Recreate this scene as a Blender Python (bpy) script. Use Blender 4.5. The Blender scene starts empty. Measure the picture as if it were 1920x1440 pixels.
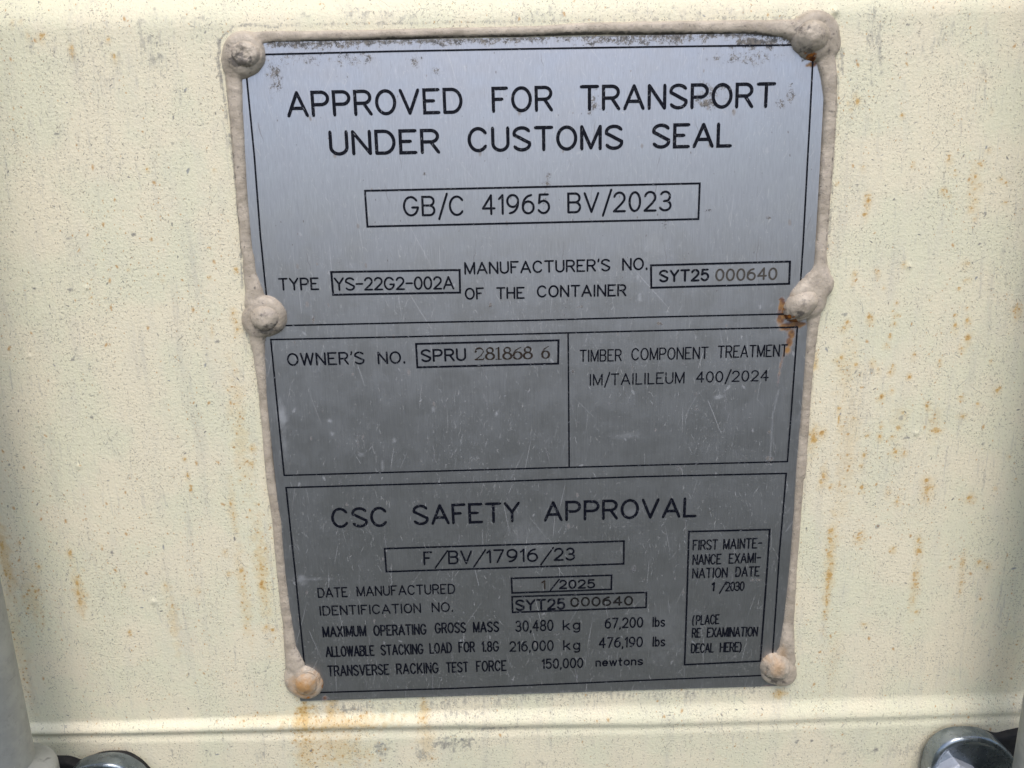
import bpy, math, random
import numpy as np
from mathutils import Matrix, Vector

random.seed(4)
rng = np.random.default_rng(7)
S = bpy.context.scene
COL = S.collection

# ------------------------------------------------------------------ camera
D = 0.28                      # metres from the lens to the door skin
F = 1400.0                    # focal length in pixels of the 1920 px wide picture
RA, RB, RC = -0.2378, -0.0215, -0.0269


def _rot(a, b, c):
    return (Matrix.Rotation(a, 3, 'X') @ Matrix.Rotation(b, 3, 'Y') @ Matrix.Rotation(c, 3, 'Z'))


RW = _rot(RA, RB, RC)
B3 = Matrix(((1, 0, 0), (0, 0, -1), (0, 1, 0)))
cam_d = bpy.data.cameras.new('camera')
cam = bpy.data.objects.new('camera', cam_d)
COL.objects.link(cam)
cam.matrix_world = Matrix.Translation((0, -D, 0)) @ (B3 @ RW).to_4x4()
cam_d.sensor_width = 36
cam_d.lens = F / 1920 * 36
cam_d.clip_start = 0.01
cam_d.clip_end = 500
cam_d.dof.use_dof = True
cam_d.dof.focus_distance = 0.29
cam_d.dof.aperture_fstop = 38
S.camera = cam

# ------------------------------------------------------------------ light
SUN_EL, SUN_AZ = 60.0, 2.0    # veiled sun high in front of the door
w = bpy.data.worlds.new("World")
S.world = w
w.use_nodes = True
nt = w.node_tree
bg = nt.nodes['Background']
sky = nt.nodes.new('ShaderNodeTexSky')
sky.sky_type = 'NISHITA'
sky.sun_disc = False
sky.sun_elevation = math.radians(SUN_EL)
sky.sun_rotation = math.radians(180 - SUN_AZ)
sky.air_density = 1.0
sky.dust_density = 3.0
sky.ozone_density = 1.0
nt.links.new(sky.outputs[0], bg.inputs[0])
bg.inputs[1].default_value = 0.15
sd = bpy.data.lights.new('sun', 'SUN')
sun = bpy.data.objects.new('sun', sd)
COL.objects.link(sun)
sd.energy = 1.2
sd.angle = math.radians(34)
sd.color = (1.0, 0.965, 0.90)
el, az = math.radians(SUN_EL), math.radians(SUN_AZ)
sdir = Vector((math.sin(az) * math.cos(el), -math.cos(az) * math.cos(el), math.sin(el)))
sun.rotation_euler = sdir.to_track_quat('Z', 'Y').to_euler()
S.view_settings.view_transform = 'Standard'
S.view_settings.look = 'None'
S.view_settings.gamma = 1
S.view_settings.use_curve_mapping = False
S.view_settings.exposure = 0.41

# ------------------------------------------------------------------ measuring helpers
RWn = np.array(RW)


def ray(px, py):
    return RWn @ np.array([(px - 960) / F, -(py - 720) / F, -1.0])


def bulge(z):
    """the pressed door panel, with all that is fixed to it, is very slightly convex from top to bottom"""
    t = (np.asarray(z, dtype=float) + 0.092) / 0.15
    return 0.0043 * (1 - np.where(np.abs(t) < 1.3, t * t, 1.69 + (np.abs(t) - 1.3) * 2.6 * np.exp(-(np.abs(t) - 1.3) * 0.6)))


def at(px, py, h=0.0):
    """point of the surface lying h in front of the door skin -> (X, Z)"""
    d = ray(px, py)
    hh = h + 0.003
    for _ in range(6):
        k = (D - hh) / -d[2]
        hh = h + float(bulge(d[1] * k))
    k = (D - hh) / -d[2]
    return np.array([d[0] * k, d[1] * k])


ZO = {1: (380, 0), 2: (1000, 0), 3: (380, 440), 4: (1000, 440), 5: (460, 880), 6: (900, 880)}


def Z(k, x, y):
    return (ZO[k][0] + x / 3.097, ZO[k][1] + y / 3.097)


def px_size(px, py):
    a = at(px, py); b = at(px + 1, py); c = at(px, py + 1)
    return np.linalg.norm(b - a), np.linalg.norm(c - a)


# ------------------------------------------------------------------ object helpers
def tag(o, label=None, cat=None, group=None, kind=None):
    if label: o['label'] = label
    if cat: o['category'] = cat
    if group: o['group'] = group
    if kind: o['kind'] = kind
    return o


def empty(name, loc):
    o = bpy.data.objects.new(name, None)
    o.empty_display_size = 0.02
    COL.objects.link(o)
    o.location = loc
    return o


def wloc(o):
    v = Vector((0, 0, 0))
    while o is not None:
        v = v + o.location
        o = o.parent
    return v


def mesh_obj(name, verts, faces, mat, parent=None, smooth=True, attrs=None, loc=None, bend=True):
    verts = np.array(verts, dtype=np.float64).reshape(-1, 3)
    if bend: verts[:, 1] -= bulge(verts[:, 2])
    verts = verts.astype(np.float32)
    base = Vector((0, 0, 0))
    if parent is not None:
        base = wloc(parent)
    if loc is not None:
        base = Vector(loc)
    verts = verts - np.array(base, dtype=np.float32)
    me = bpy.data.meshes.new(name)
    if isinstance(faces, np.ndarray):
        n, k = faces.shape
        me.vertices.add(len(verts)); me.vertices.foreach_set('co', verts.ravel())
        me.loops.add(n * k); me.loops.foreach_set('vertex_index', faces.astype(np.int32).ravel())
        me.polygons.add(n)
        me.polygons.foreach_set('loop_start', np.arange(0, n * k, k, dtype=np.int32))
        me.polygons.foreach_set('loop_total', np.full(n, k, dtype=np.int32))
        me.update(calc_edges=True)
    else:
        me.from_pydata([tuple(map(float, v)) for v in verts], [], [tuple(map(int, f)) for f in faces])
    me.polygons.foreach_set('use_smooth', np.full(len(me.polygons), smooth))
    if attrs is not None:
        a = me.color_attributes.new('wear', 'FLOAT_COLOR', 'POINT')
        c = np.ones((len(verts), 4), dtype=np.float32)
        c[:, :attrs.shape[1]] = attrs
        a.data.foreach_set('color', c.ravel())
    me.materials.append(mat)
    me.update()
    o = bpy.data.objects.new(name, me)
    COL.objects.link(o)
    if parent is not None:
        o.parent = parent
    elif loc is not None:
        o.location = loc
    return o


# value noise on numpy arrays, for the sheet's waviness and the hand-laid sealant
def vnoise(x, y, scale, seed=0):
    x = x / scale + 1000; y = y / scale + 1000
    xi = np.floor(x).astype(np.int64); yi = np.floor(y).astype(np.int64)
    fx = x - xi; fy = y - yi
    fx = fx * fx * (3 - 2 * fx); fy = fy * fy * (3 - 2 * fy)

    def hsh(a, b):
        n = (a * 374761393 + b * 668265263 + seed * 974634777) & 0x7fffffff
        n = ((n ^ (n >> 13)) * 1274126177) & 0x7fffffff
        return ((n ^ (n >> 16)) & 0xffff) / 65535.0
    return (hsh(xi, yi) * (1 - fx) * (1 - fy) + hsh(xi + 1, yi) * fx * (1 - fy)
            + hsh(xi, yi + 1) * (1 - fx) * fy + hsh(xi + 1, yi + 1) * fx * fy) * 2 - 1


def fbm(x, y, scale, seed=0, o=4):
    v = 0; a = 1; t = 0
    for i in range(o):
        v = v + a * vnoise(x, y, scale / 2 ** i, seed + i); t += a; a *= 0.55
    return v / t


def capsule_d(x, y, p, q):
    """distance and position along for a segment"""
    d = q - p; L = max(1e-12, d @ d)
    t = np.clip(((x - p[0]) * d[0] + (y - p[1]) * d[1]) / L, 0, 1)
    return np.hypot(x - p[0] - t * d[0], y - p[1] - t * d[1]), t


SPLAT_H = 0.0


def splat(ch, X, Y, px, py, sx, sy, amp, ang=0.0, rough=0.55, seed=0):
    """soft irregular mark, centre and size in picture pixels, measured on the door"""
    c = at(px, py, SPLAT_H); kx, ky = px_size(px, py)
    dx = (X - c[0]) / (sx * kx); dy = (Y - c[1]) / (sy * ky)
    m = (np.abs(X - c[0]) < 3.2 * max(sx, sy) * kx) & (np.abs(Y - c[1]) < 3.2 * max(sx, sy) * ky)
    if ang:
        ca, sa = math.cos(ang), math.sin(ang)
        ax = (X[m] - c[0]) / kx; ay = (Y[m] - c[1]) / ky
        dxm = (ax * ca + ay * sa) / sx; dym = (-ax * sa + ay * ca) / sy
    else:
        dxm, dym = dx[m], dy[m]
    r = np.hypot(dxm, dym)
    n = fbm(X[m], Y[m], 0.0016, seed + int(px * 7 + py * 3)) * rough * 1.8
    v = amp * np.clip(1.25 - r + n, 0, 1)
    ch[m] = np.maximum(ch[m], v)


def stroke_mark(ch, X, Y, pts, wpx, amp, rough=0.6):
    for (a, b) in zip(pts[:-1], pts[1:]):
        p, q = at(*a, SPLAT_H), at(*b, SPLAT_H)
        kx, _ = px_size(*a)
        wd = wpx * kx
        lo = np.minimum(p, q) - 3 * wd; hi = np.maximum(p, q) + 3 * wd
        m = (X > lo[0]) & (X < hi[0]) & (Y > lo[1]) & (Y < hi[1])
        d, t = capsule_d(X[m], Y[m], p, q)
        n = fbm(X[m], Y[m], 0.0012, int(a[0] + 5 * a[1])) * rough * 1.6
        ch[m] = np.maximum(ch[m], amp * np.clip(1.3 - d / wd + n, 0, 1))


# ------------------------------------------------------------------ node helpers
class NT:
    def __init__(self, name):
        self.m = bpy.data.materials.new(name)
        self.m.use_nodes = True
        self.t = self.m.node_tree
        self.b = self.t.nodes['Principled BSDF']
        self.co = self.n('ShaderNodeTexCoord').outputs['Object']

    def n(self, k, **kw):
        nd = self.t.nodes.new(k)
        for a, v in kw.items():
            setattr(nd, a, v)
        return nd

    def l(self, a, b):
        if isinstance(a, (int, float, tuple, list)):
            if isinstance(a, (tuple, list)) and hasattr(b, 'default_value') and len(b.default_value) == 4 and len(a) == 3:
                a = tuple(a) + (1,)
            b.default_value = a
        else:
            self.t.links.new(a, b)

    def math(self, op, a, b=0.0, c=None, clamp=False):
        nd = self.n('ShaderNodeMath', operation=op, use_clamp=clamp)
        self.l(a, nd.inputs[0]); self.l(b, nd.inputs[1])
        if c is not None: self.l(c, nd.inputs[2])
        return nd.outputs[0]

    def vmath(self, op, a, b):
        nd = self.n('ShaderNodeVectorMath', operation=op)
        self.l(a, nd.inputs[0]); self.l(b, nd.inputs[1])
        return nd.outputs[0]

    def mix(self, f, a, b, mode='MIX'):
        nd = self.n('ShaderNodeMix', data_type='RGBA', blend_type=mode, clamp_factor=True)
        self.l(f, nd.inputs[0]); self.l(a, nd.inputs[6]); self.l(b, nd.inputs[7])
        return nd.outputs[2]

    def ramp(self, v, lo, hi, a=0.0, b=1.0):
        nd = self.n('ShaderNodeMapRange', interpolation_type='SMOOTHSTEP')
        self.l(v, nd.inputs[0])
        for i, k in enumerate((lo, hi, a, b)): self.l(k, nd.inputs[i + 1])
        return nd.outputs[0]

    def noise(self, scale, detail=3.0, rough=0.55, stretch=None, dist=0.0, off=None):
        v = self.co
        if off: v = self.vmath('ADD', v, off)
        if stretch: v = self.vmath('MULTIPLY', v, stretch)
        nd = self.n('ShaderNodeTexNoise')
        self.l(v, nd.inputs['Vector'])
        nd.inputs['Scale'].default_value = scale
        nd.inputs['Detail'].default_value = detail
        nd.inputs['Roughness'].default_value = rough
        nd.inputs['Distortion'].default_value = dist
        return nd.outputs['Fac']

    def specks(self, spacing, length, width, density, seed=0.0, bend=0.35, soft=0.5, upright=0.0):
        """scattered little marks, each turned its own way; all sizes in metres"""
        # bring (x, z) of the door into a 2D vector with a wobble so the marks are not straight
        sp = self.n('ShaderNodeSeparateXYZ'); self.l(self.co, sp.inputs[0])
        cb = self.n('ShaderNodeCombineXYZ')
        self.l(self.math('ADD', sp.outputs[0], seed * 0.371 + 5), cb.inputs[0])
        self.l(self.math('ADD', sp.outputs[2], seed * 0.773 + 5), cb.inputs[1])
        wob = self.n('ShaderNodeTexNoise')
        self.l(cb.outputs[0], wob.inputs['Vector'])
        wob.inputs['Scale'].default_value = 1.0 / (length * 1.3)
        wob.inputs['Detail'].default_value = 2
        off = self.vmath('MULTIPLY', self.vmath('SUBTRACT', wob.outputs['Color'], (0.5, 0.5, 0.5)),
                         (length * bend * 2, length * bend * 2, 0))
        v = self.vmath('ADD', cb.outputs[0], off)
        vo = self.n('ShaderNodeTexVoronoi', voronoi_dimensions='2D', feature='F1')
        self.l(v, vo.inputs['Vector'])
        vo.inputs['Scale'].default_value = 1.0 / spacing
        loc = self.vmath('SUBTRACT', v, vo.outputs['Position'])
        cs = self.n('ShaderNodeSeparateColor'); self.l(vo.outputs['Color'], cs.inputs[0])
        ang = self.math('MULTIPLY', self.math('SUBTRACT', cs.outputs[0], 0.5), 3.14159 * (1 - upright))
        rt = self.n('ShaderNodeVectorRotate', rotation_type='Z_AXIS')
        self.l(loc, rt.inputs['Vector']); self.l(ang, rt.inputs['Angle'])
        size = self.math('ADD', self.math('MULTIPLY', self.math('POWER', cs.outputs[2], 2.0), 0.85), 0.3)
        s2 = self.n('ShaderNodeSeparateXYZ'); self.l(rt.outputs[0], s2.inputs[0])
        ax = self.math('DIVIDE', self.math('DIVIDE', s2.outputs[0], width), size)
        ay = self.math('DIVIDE', self.math('DIVIDE', s2.outputs[1], length), size)
        r = self.math('SQRT', self.math('ADD', self.math('MULTIPLY', ax, ax), self.math('MULTIPLY', ay, ay)))
        m = self.ramp(r, 1.0 - soft, 1.0 + soft * 0.6, 1.0, 0.0)
        on = self.math('LESS_THAN', cs.outputs[1], density)
        return self.math('MULTIPLY', m, on)

    def wear(self):
        a = self.n('ShaderNodeAttribute', attribute_name='wear')
        s = self.n('ShaderNodeSeparateColor'); self.l(a.outputs['Color'], s.inputs[0])
        return s.outputs

    def bump(self, h, dist, strength=1.0, normal=None):
        b = self.n('ShaderNodeBump')
        b.inputs['Strength'].default_value = strength
        b.inputs['Distance'].default_value = dist
        self.l(h, b.inputs['Height'])
        if normal is not None: self.l(normal, b.inputs['Normal'])
        return b.outputs[0]


# ------------------------------------------------------------------ materials
def mat_paint():
    M = NT('cream_door_paint')
    rust, dirt, stain = M.wear()
    n1 = M.noise(34, 4, 0.6)
    n2 = M.noise(90, 5, 0.6, stretch=(2.2, 1, 0.5))
    base = M.mix(M.ramp(n1, 0.38, 0.62), (0.80, 0.73, 0.55), (0.745, 0.718, 0.535))
    base = M.mix(M.math('MULTIPLY', M.ramp(n2, 0.45, 0.75), 0.35), base, (0.66, 0.62, 0.51))
    # rain streaks running down the paint
    st = M.noise(160, 4, 0.65, stretch=(1, 1, 0.10))
    base = M.mix(M.math('MULTIPLY', M.ramp(st, 0.55, 0.75), 0.30), base, (0.46, 0.44, 0.39))
    st2 = M.noise(760, 4, 0.7, stretch=(1, 1, 0.10), off=(1, 0, 4))
    base = M.mix(M.math('MULTIPLY', M.math('MULTIPLY', M.ramp(st2, 0.54, 0.70), M.ramp(M.noise(26, 3, 0.6, off=(9, 0, 2)), 0.42, 0.62)), 0.45), base, (0.40, 0.385, 0.35))
    # yellow wash round the rust
    base = M.mix(M.math('MULTIPLY', stain, 0.88), base, (0.62, 0.40, 0.12))
    # dust fibres and grit stuck in the paint
    gn = M.noise(48, 4, 0.65, off=(3, 0, 1), stretch=(1.3, 1, 0.6))
    dens = M.math('ADD', M.ramp(gn, 0.36, 0.66, 0.10, 0.95), M.math('MULTIPLY', dirt, 0.6))
    for sp, ln, wd, sd_, am, c in ((0.0018, 0.00058, 0.00015, 1, 0.62, (0.15, 0.135, 0.125)),
                                   (0.0014, 0.00036, 0.00017, 2, 0.62, (0.24, 0.18, 0.11)),
                                   (0.0036, 0.00105, 0.00013, 3, 0.60, (0.16, 0.145, 0.135)),
                                   (0.0012, 0.00032, 0.00018, 8, 0.58, (0.27, 0.245, 0.20))):
        f = M.specks(sp, ln, wd, dens, sd_)
        base = M.mix(M.math('MULTIPLY', f, am), base, c)
    for sp, ln, wd, de, sd_, am, c in ((0.0095, 0.00070, 0.00026, 0.33, 4, 0.8, (0.12, 0.12, 0.125)),
                                       (0.017, 0.0030, 0.00014, 0.50, 5, 0.55, (0.22, 0.21, 0.20)),
                                       (0.024, 0.0011, 0.00045, 0.30, 6, 0.70, (0.17, 0.19, 0.23))):
        f = M.specks(sp, ln, wd, de, sd_, bend=0.5)
        base = M.mix(M.math('MULTIPLY', f, am), base, c)
    # grime in drawn places
    gr = M.noise(900, 4, 0.7)
    base = M.mix(M.math('MULTIPLY', M.ramp(M.math('ADD', gr, M.math('MULTIPLY', dirt, 0.42)), 0.62, 0.80), dirt), base, (0.15, 0.145, 0.14))
    vs_ = M.noise(620, 4, 0.7, stretch=(1, 1, 0.22))
    base = M.mix(M.math('MULTIPLY', M.ramp(M.math('ADD', vs_, M.math('MULTIPLY', dirt, 0.30)), 0.55, 0.70), M.ramp(dirt, 0.02, 0.30, 0, 0.5)), base, (0.27, 0.26, 0.24))
    # rust points
    rn = M.noise(42, 3, 0.6, off=(7, 0, 2), stretch=(1.4, 1, 0.45))
    rd = M.math('ADD', M.ramp(rn, 0.45, 0.70, 0.04, 0.70), M.math('MULTIPLY', stain, 0.9))
    for sp, ln, wd, sd_ in ((0.0021, 0.00038, 0.00022, 11), (0.0058, 0.00085, 0.00052, 12)):
        f = M.specks(sp, ln, wd, rd, sd_, bend=0.6, soft=0.9, upright=0.5)
        base = M.mix(M.math('MULTIPLY', f, 0.8), base, (0.48, 0.25, 0.06))
    f = M.specks(0.0017, 0.00065, 0.00050, M.math('MULTIPLY', M.math('ADD', rust, M.math('MULTIPLY', stain, 0.8)), 1.5), 13, bend=0.6, soft=0.8)
    base = M.mix(M.math('MULTIPLY', f, 0.75), base, (0.47, 0.25, 0.055))
    rbn = M.noise(1500, 4, 0.7)
    base = M.mix(M.math('MULTIPLY', M.ramp(M.math('ADD', rust, M.math('MULTIPLY', M.math('SUBTRACT', rbn, 0.5), 1.3)), 0.10, 0.80), 0.78), base, (0.58, 0.36, 0.11))
    base = M.mix(M.math('MULTIPLY', M.ramp(M.math('ADD', rust, M.math('MULTIPLY', M.math('SUBTRACT', rbn, 0.5), 1.6)), 0.70, 1.10), 0.75), base, (0.40, 0.19, 0.045))
    M.l(base, M.b.inputs['Base Color'])
    M.l(M.ramp(M.noise(300, 3), 0.3, 0.7, 0.42, 0.58), M.b.inputs['Roughness'])
    M.b.inputs['Specular IOR Level'].default_value = 0.4
    op = M.noise(1000, 3, 0.6)
    op2 = M.noise(2600, 2, 0.6)
    h = M.math('ADD', M.math('MULTIPLY', op, 0.7), M.math('MULTIPLY', op2, 0.22))
    M.l(M.bump(h, 0.00040, 0.9), M.b.inputs['Normal'])
    return M.m


def mat_steel():
    M = NT('brushed_stainless')
    rust, dirt, white = M.wear()
    br = M.noise(5200, 2, 0.6, stretch=(1, 1, 0.022))
    br2 = M.noise(900, 3, 0.6, stretch=(1, 1, 0.05))
    cl = M.noise(30, 4, 0.6)
    base = M.mix(M.ramp(br, 0.25, 0.75), (0.385, 0.39, 0.42), (0.465, 0.473, 0.505))
    base = M.mix(M.math('MULTIPLY', M.ramp(br2, 0.5, 0.8), 0.22), base, (0.33, 0.335, 0.36))
    base = M.mix(M.math('MULTIPLY', M.ramp(cl, 0.4, 0.7), 0.22), base, (0.38, 0.39, 0.41))
    # dried drops, dust and hair scratches
    sp_d = M.noise(55, 3, 0.6, off=(2, 0, 5))
    dn = M.ramp(sp_d, 0.35, 0.68, 0.12, 0.75)
    rough = M.ramp(M.noise(120, 4, 0.6), 0.3, 0.7, 0.32, 0.40)
    metal = 1.0
    tot = None
    for s, ln, wd, dd, sd_, am, up, c in (
            (0.0030, 0.00100, 0.00010, dn, 21, 0.42, 0.6, (0.62, 0.62, 0.60)),
            (0.0046, 0.0019, 0.00010, dn, 22, 0.36, 0.6, (0.66, 0.66, 0.64)),
            (0.0019, 0.00028, 0.00014, dn, 23, 0.40, 0, (0.60, 0.60, 0.58)),
            (0.013, 0.0085, 0.00010, 0.55, 29, 0.45, 0.82, (0.58, 0.585, 0.59)),
            (0.022, 0.0130, 0.00012, 0.5, 30, 0.40, 0.5, (0.56, 0.565, 0.57)),
            (0.015, 0.0011, 0.0005, 0.45, 24, 0.28, 0.3, (0.58, 0.59, 0.60)),
            (0.0023, 0.00045, 0.00008, 0.5, 25, 0.28, 0, (0.55, 0.55, 0.53))):
        f = M.math('MULTIPLY', M.specks(s, ln, wd, dd, sd_, bend=(0.04 if ln > .005 else 0.3), upright=up), am)
        base = M.mix(f, base, c)
        tot = f if tot is None else M.math('MAXIMUM', tot, f)
    for s, ln, wd, dd, sd_, am, c in (
            (0.007, 0.00045, 0.00022, 0.30, 26, 0.6, (0.10, 0.085, 0.07)),
            (0.013, 0.0011, 0.0006, 0.22, 27, 0.42, (0.17, 0.12, 0.07)),
            (0.011, 0.0045, 0.00016, 0.30, 28, 0.45, (0.11, 0.105, 0.10))):
        f = M.math('MULTIPLY', M.specks(s, ln, wd, dd, sd_, bend=0.3, upright=0.85), am)
        base = M.mix(f, base, c)
        tot = M.math('MAXIMUM', tot, f)
    # caked grime, worked into flakes
    gr = M.math('ADD', M.math('MULTIPLY', M.noise(620, 5, 0.7, dist=0.7), 0.5), M.math('MULTIPLY', M.noise(2400, 4, 0.7), 0.5))
    gf = M.ramp(M.math('ADD', gr, M.math('MULTIPLY', dirt, 0.30)), 0.585, 0.70)
    gf = M.math('MULTIPLY', gf, M.ramp(dirt, 0.02, 0.35))
    base = M.mix(M.math('MULTIPLY', gf, 0.9), base, M.mix(M.ramp(M.noise(700, 3), 0.4, 0.6), (0.045, 0.042, 0.04), (0.15, 0.13, 0.105)))
    tot = M.math('MAXIMUM', tot, gf)
    base = M.mix(M.math('MULTIPLY', white, 0.45), base, (0.62, 0.64, 0.67))
    tot = M.math('MAXIMUM', tot, M.math('MULTIPLY', white, 0.4))
    rc = M.mix(M.ramp(M.noise(260, 4, 0.6), 0.35, 0.65), (0.10, 0.032, 0.012), (0.34, 0.17, 0.035))
    rf = M.ramp(rust, 0.12, 0.75)
    base = M.mix(M.math('MULTIPLY', rf, 0.94), base, rc)
    tot = M.math('MAXIMUM', tot, rf)
    M.l(base, M.b.inputs['Base Color'])
    M.l(M.math('SUBTRACT', 0.96, M.math('MULTIPLY', tot, 0.9)), M.b.inputs['Metallic'])
    M.l(M.math('ADD', rough, M.math('MULTIPLY', tot, 0.2)), M.b.inputs['Roughness'])
    h = M.math('ADD', M.math('MULTIPLY', br, 0.5), M.math('MULTIPLY', tot, 0.5))
    M.l(M.bump(h, 0.00003, 0.5), M.b.inputs['Normal'])
    return M.m


def mat_ink(name, col, worn):
    M = NT(name)
    f = M.specks(0.0019, 0.0006, 0.00010, 0.55, 31, bend=0.5)
    g = M.ramp(M.noise(1300, 4, 0.7), 0.57, 0.74)
    base = M.mix(M.math('MULTIPLY', f, worn), col, (0.28, 0.29, 0.31))
    base = M.mix(M.math('MULTIPLY', g, worn * 0.8), base, (0.20, 0.21, 0.23))
    M.l(base, M.b.inputs['Base Color'])
    M.b.inputs['Roughness'].default_value = 0.55
    M.b.inputs['Specular IOR Level'].default_value = 0.12
    return M.m


def mat_sealant():
    M = NT('beige_sealant')
    rust, dirt, ochre = M.wear()  # dirt channel also holds the shadow painted along the top bead
    n1 = M.noise(140, 4, 0.6)
    base = M.mix(M.ramp(n1, 0.35, 0.65), (0.375, 0.318, 0.25), (0.505, 0.435, 0.35))
    base = M.mix(M.math('MULTIPLY', M.ramp(M.noise(420, 4, 0.65), 0.50, 0.75), 0.55), base, (0.30, 0.25, 0.225))
    for s, ln, wd, dd, sd_, am in ((0.0015, 0.00036, 0.00017, 0.5, 41, 0.5), (0.0034, 0.00055, 0.00026, 0.4, 42, 0.65),
                                   (0.008, 0.0020, 0.00012, 0.5, 43, 0.6)):
        base = M.mix(M.math('MULTIPLY', M.specks(s, ln, wd, dd, sd_, bend=0.5), am), base, (0.14, 0.12, 0.11))
    base = M.mix(M.math('MULTIPLY', ochre, 0.8), base, (0.42, 0.21, 0.055))
    gr = M.noise(520, 5, 0.7)
    df = M.math('MULTIPLY', M.ramp(M.math('ADD', gr, M.math('MULTIPLY', dirt, 0.45)), 0.58, 0.85), M.ramp(dirt, 0.0, 0.3))
    base = M.mix(M.math('MULTIPLY', df, 0.8), base, (0.085, 0.075, 0.068))
    rc = M.mix(M.ramp(M.noise(500, 4), 0.4, 0.6), (0.11, 0.03, 0.008), (0.42, 0.15, 0.02))
    base = M.mix(M.ramp(M.math('ADD', rust, M.math('MULTIPLY', M.math('SUBTRACT', gr, 0.5), 0.7)), 0.35, 0.65), base, rc)
    M.l(base, M.b.inputs['Base Color'])
    M.b.inputs['Roughness'].default_value = 0.42
    M.b.inputs['Specular IOR Level'].default_value = 0.45
    h = M.math('ADD', M.math('MULTIPLY', M.noise(380, 4, 0.6), 1.0), M.math('MULTIPLY', M.noise(1500, 3, 0.6), 0.35))
    M.l(M.bump(h, 0.00055, 0.7), M.b.inputs['Normal'])
    return M.m


def mat_zinc(name, c1, c2, metal, r0, r1, grain=0.0002):
    M = NT(name)
    n = M.noise(85, 5, 0.62)
    base = M.mix(M.ramp(n, 0.36, 0.64), c1, c2)
    base = M.mix(M.math('MULTIPLY', M.ramp(M.noise(330, 5, 0.7, dist=0.4), 0.52, 0.75), 0.5), base, tuple(x * 0.62 for x in c1))
    f = M.specks(0.006, 0.0009, 0.00035, 0.4, 51, bend=0.6)
    base = M.mix(M.math('MULTIPLY', f, 0.55), base, (0.08, 0.08, 0.085))
    f = M.specks(0.005, 0.0009, 0.0001, 0.4, 52, bend=0.6)
    base = M.mix(M.math('MULTIPLY', f, 0.5), base, (0.75, 0.77, 0.8))
    M.l(base, M.b.inputs['Base Color'])
    M.b.inputs['Metallic'].default_value = metal
    M.l(M.ramp(M.noise(200, 4), 0.3, 0.7, r0, r1), M.b.inputs['Roughness'])
    M.l(M.bump(M.noise(600, 4, 0.6), grain, 0.6), M.b.inputs['Normal'])
    return M.m


def mat_plain(name, c1, c2, scale, rough):
    M = NT(name)
    M.l(M.mix(M.ramp(M.noise(scale, 5, 0.65), 0.35, 0.65), c1, c2), M.b.inputs['Base Color'])
    M.b.inputs['Roughness'].default_value = rough
    return M.m


PAINT = mat_paint()
STEEL = mat_steel()
INK = mat_ink('black_print', (0.0035, 0.0045, 0.010), 0.62)
STAMP_GREY = mat_ink('worn_grey_stamping', (0.072, 0.064, 0.056), 0.5)
STAMP_BROWN = mat_ink('brown_stamping', (0.030, 0.022, 0.017), 0.6)
STAMP_DARK = mat_ink('dark_stamping', (0.012, 0.011, 0.011), 0.6)
SEAL = mat_sealant()
ZINC = mat_zinc('zinc_plated_steel', (0.20, 0.235, 0.265), (0.33, 0.37, 0.41), 0.95, 0.20, 0.36)
BOLT = mat_zinc('zinc_bolt', (0.46, 0.49, 0.56), (0.56, 0.59, 0.66), 0.55, 0.40, 0.55)
GALV = mat_zinc('galvanised_tube', (0.30, 0.31, 0.30), (0.37, 0.38, 0.365), 0.35, 0.40, 0.55, 0.00007)
RUBBER = mat_plain('black_rubber', (0.006, 0.006, 0.007), (0.02, 0.019, 0.018), 400, 0.8)
GROUND = mat_plain('yard_concrete', (0.062, 0.068, 0.052), (0.10, 0.106, 0.084), 3, 0.9)


# ------------------------------------------------------------------ ground in front of the container
GZ = -1.35
mesh_obj('ground', [(-60, -80, GZ), (60, -80, GZ), (60, 3, GZ), (-60, 3, GZ)], [(0, 1, 2, 3)], GROUND, bend=False)['kind'] = 'structure'


# ------------------------------------------------------------------ the door skin
def interp_line(pts):
    P = np.array([at(*p) for p in pts])
    k = np.polyfit(P[:, 0], P[:, 1], 1 if len(pts) < 4 else 2)
    return lambda u: np.polyval(k, np.clip(u, -0.3, 0.3))


fold_top = interp_line([(60, 1357), (613, 1342), (1300, 1318), (1913, 1300)])
fold_bot = interp_line([(60, 1379), (613, 1375), (1300, 1353), (1913, 1336)])
brow = interp_line([(60, 62), (960, 40), (1860, 30)])


def sstep(t):
    t = np.clip(t, 0, 1)
    return t * t * (3 - 2 * t)


def door_height(X, Y):
    h = 0.00012 * fbm(X, Y, 0.05, 3, 2) + 0.00004 * fbm(X, Y, 0.008, 9, 2)
    vt = fold_top(X); vb = fold_bot(X)
    wd = vt - vb
    t = (vt - Y + 0.00025 * fbm(X, Y, 0.02, 12, 2)) / wd
    right = sstep((X + 0.06) / 0.16)
    up = 0.0027 * sstep((t + 0.12) / (0.58 + 0.35 * right))
    dn = (0.0013 - 0.0006 * right) * sstep((t - (0.50 + 0.24 * right)) / 0.38)
    lip = 0.0007 * sstep((t - 0.90) / 0.45)
    h = h + up - dn + lip
    s = Y - brow(X)
    h = h - 0.85 * np.where(s > 0, np.where(s < 0.012, s * s / 0.024, s - 0.006), 0)
    return np.maximum(h, -0.036)


def spaced(lo, hi, step, far_lo, far_hi, cs=0.05):
    a = np.arange(lo, hi, step)
    b = np.concatenate([np.arange(far_lo, lo, cs), a, np.arange(hi, far_hi, cs)])
    return b


gx = spaced(-0.262, 0.262, 0.00062, -1.15, 1.2)
gy = spaced(-0.272, 0.098, 0.00062, -1.25, 1.3)
X, Y = np.meshgrid(gx, gy)
sh = X.shape
Hh = door_height(X, Y)

rust = np.zeros(sh); dirt = np.zeros(sh); stain = np.zeros(sh)
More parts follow.
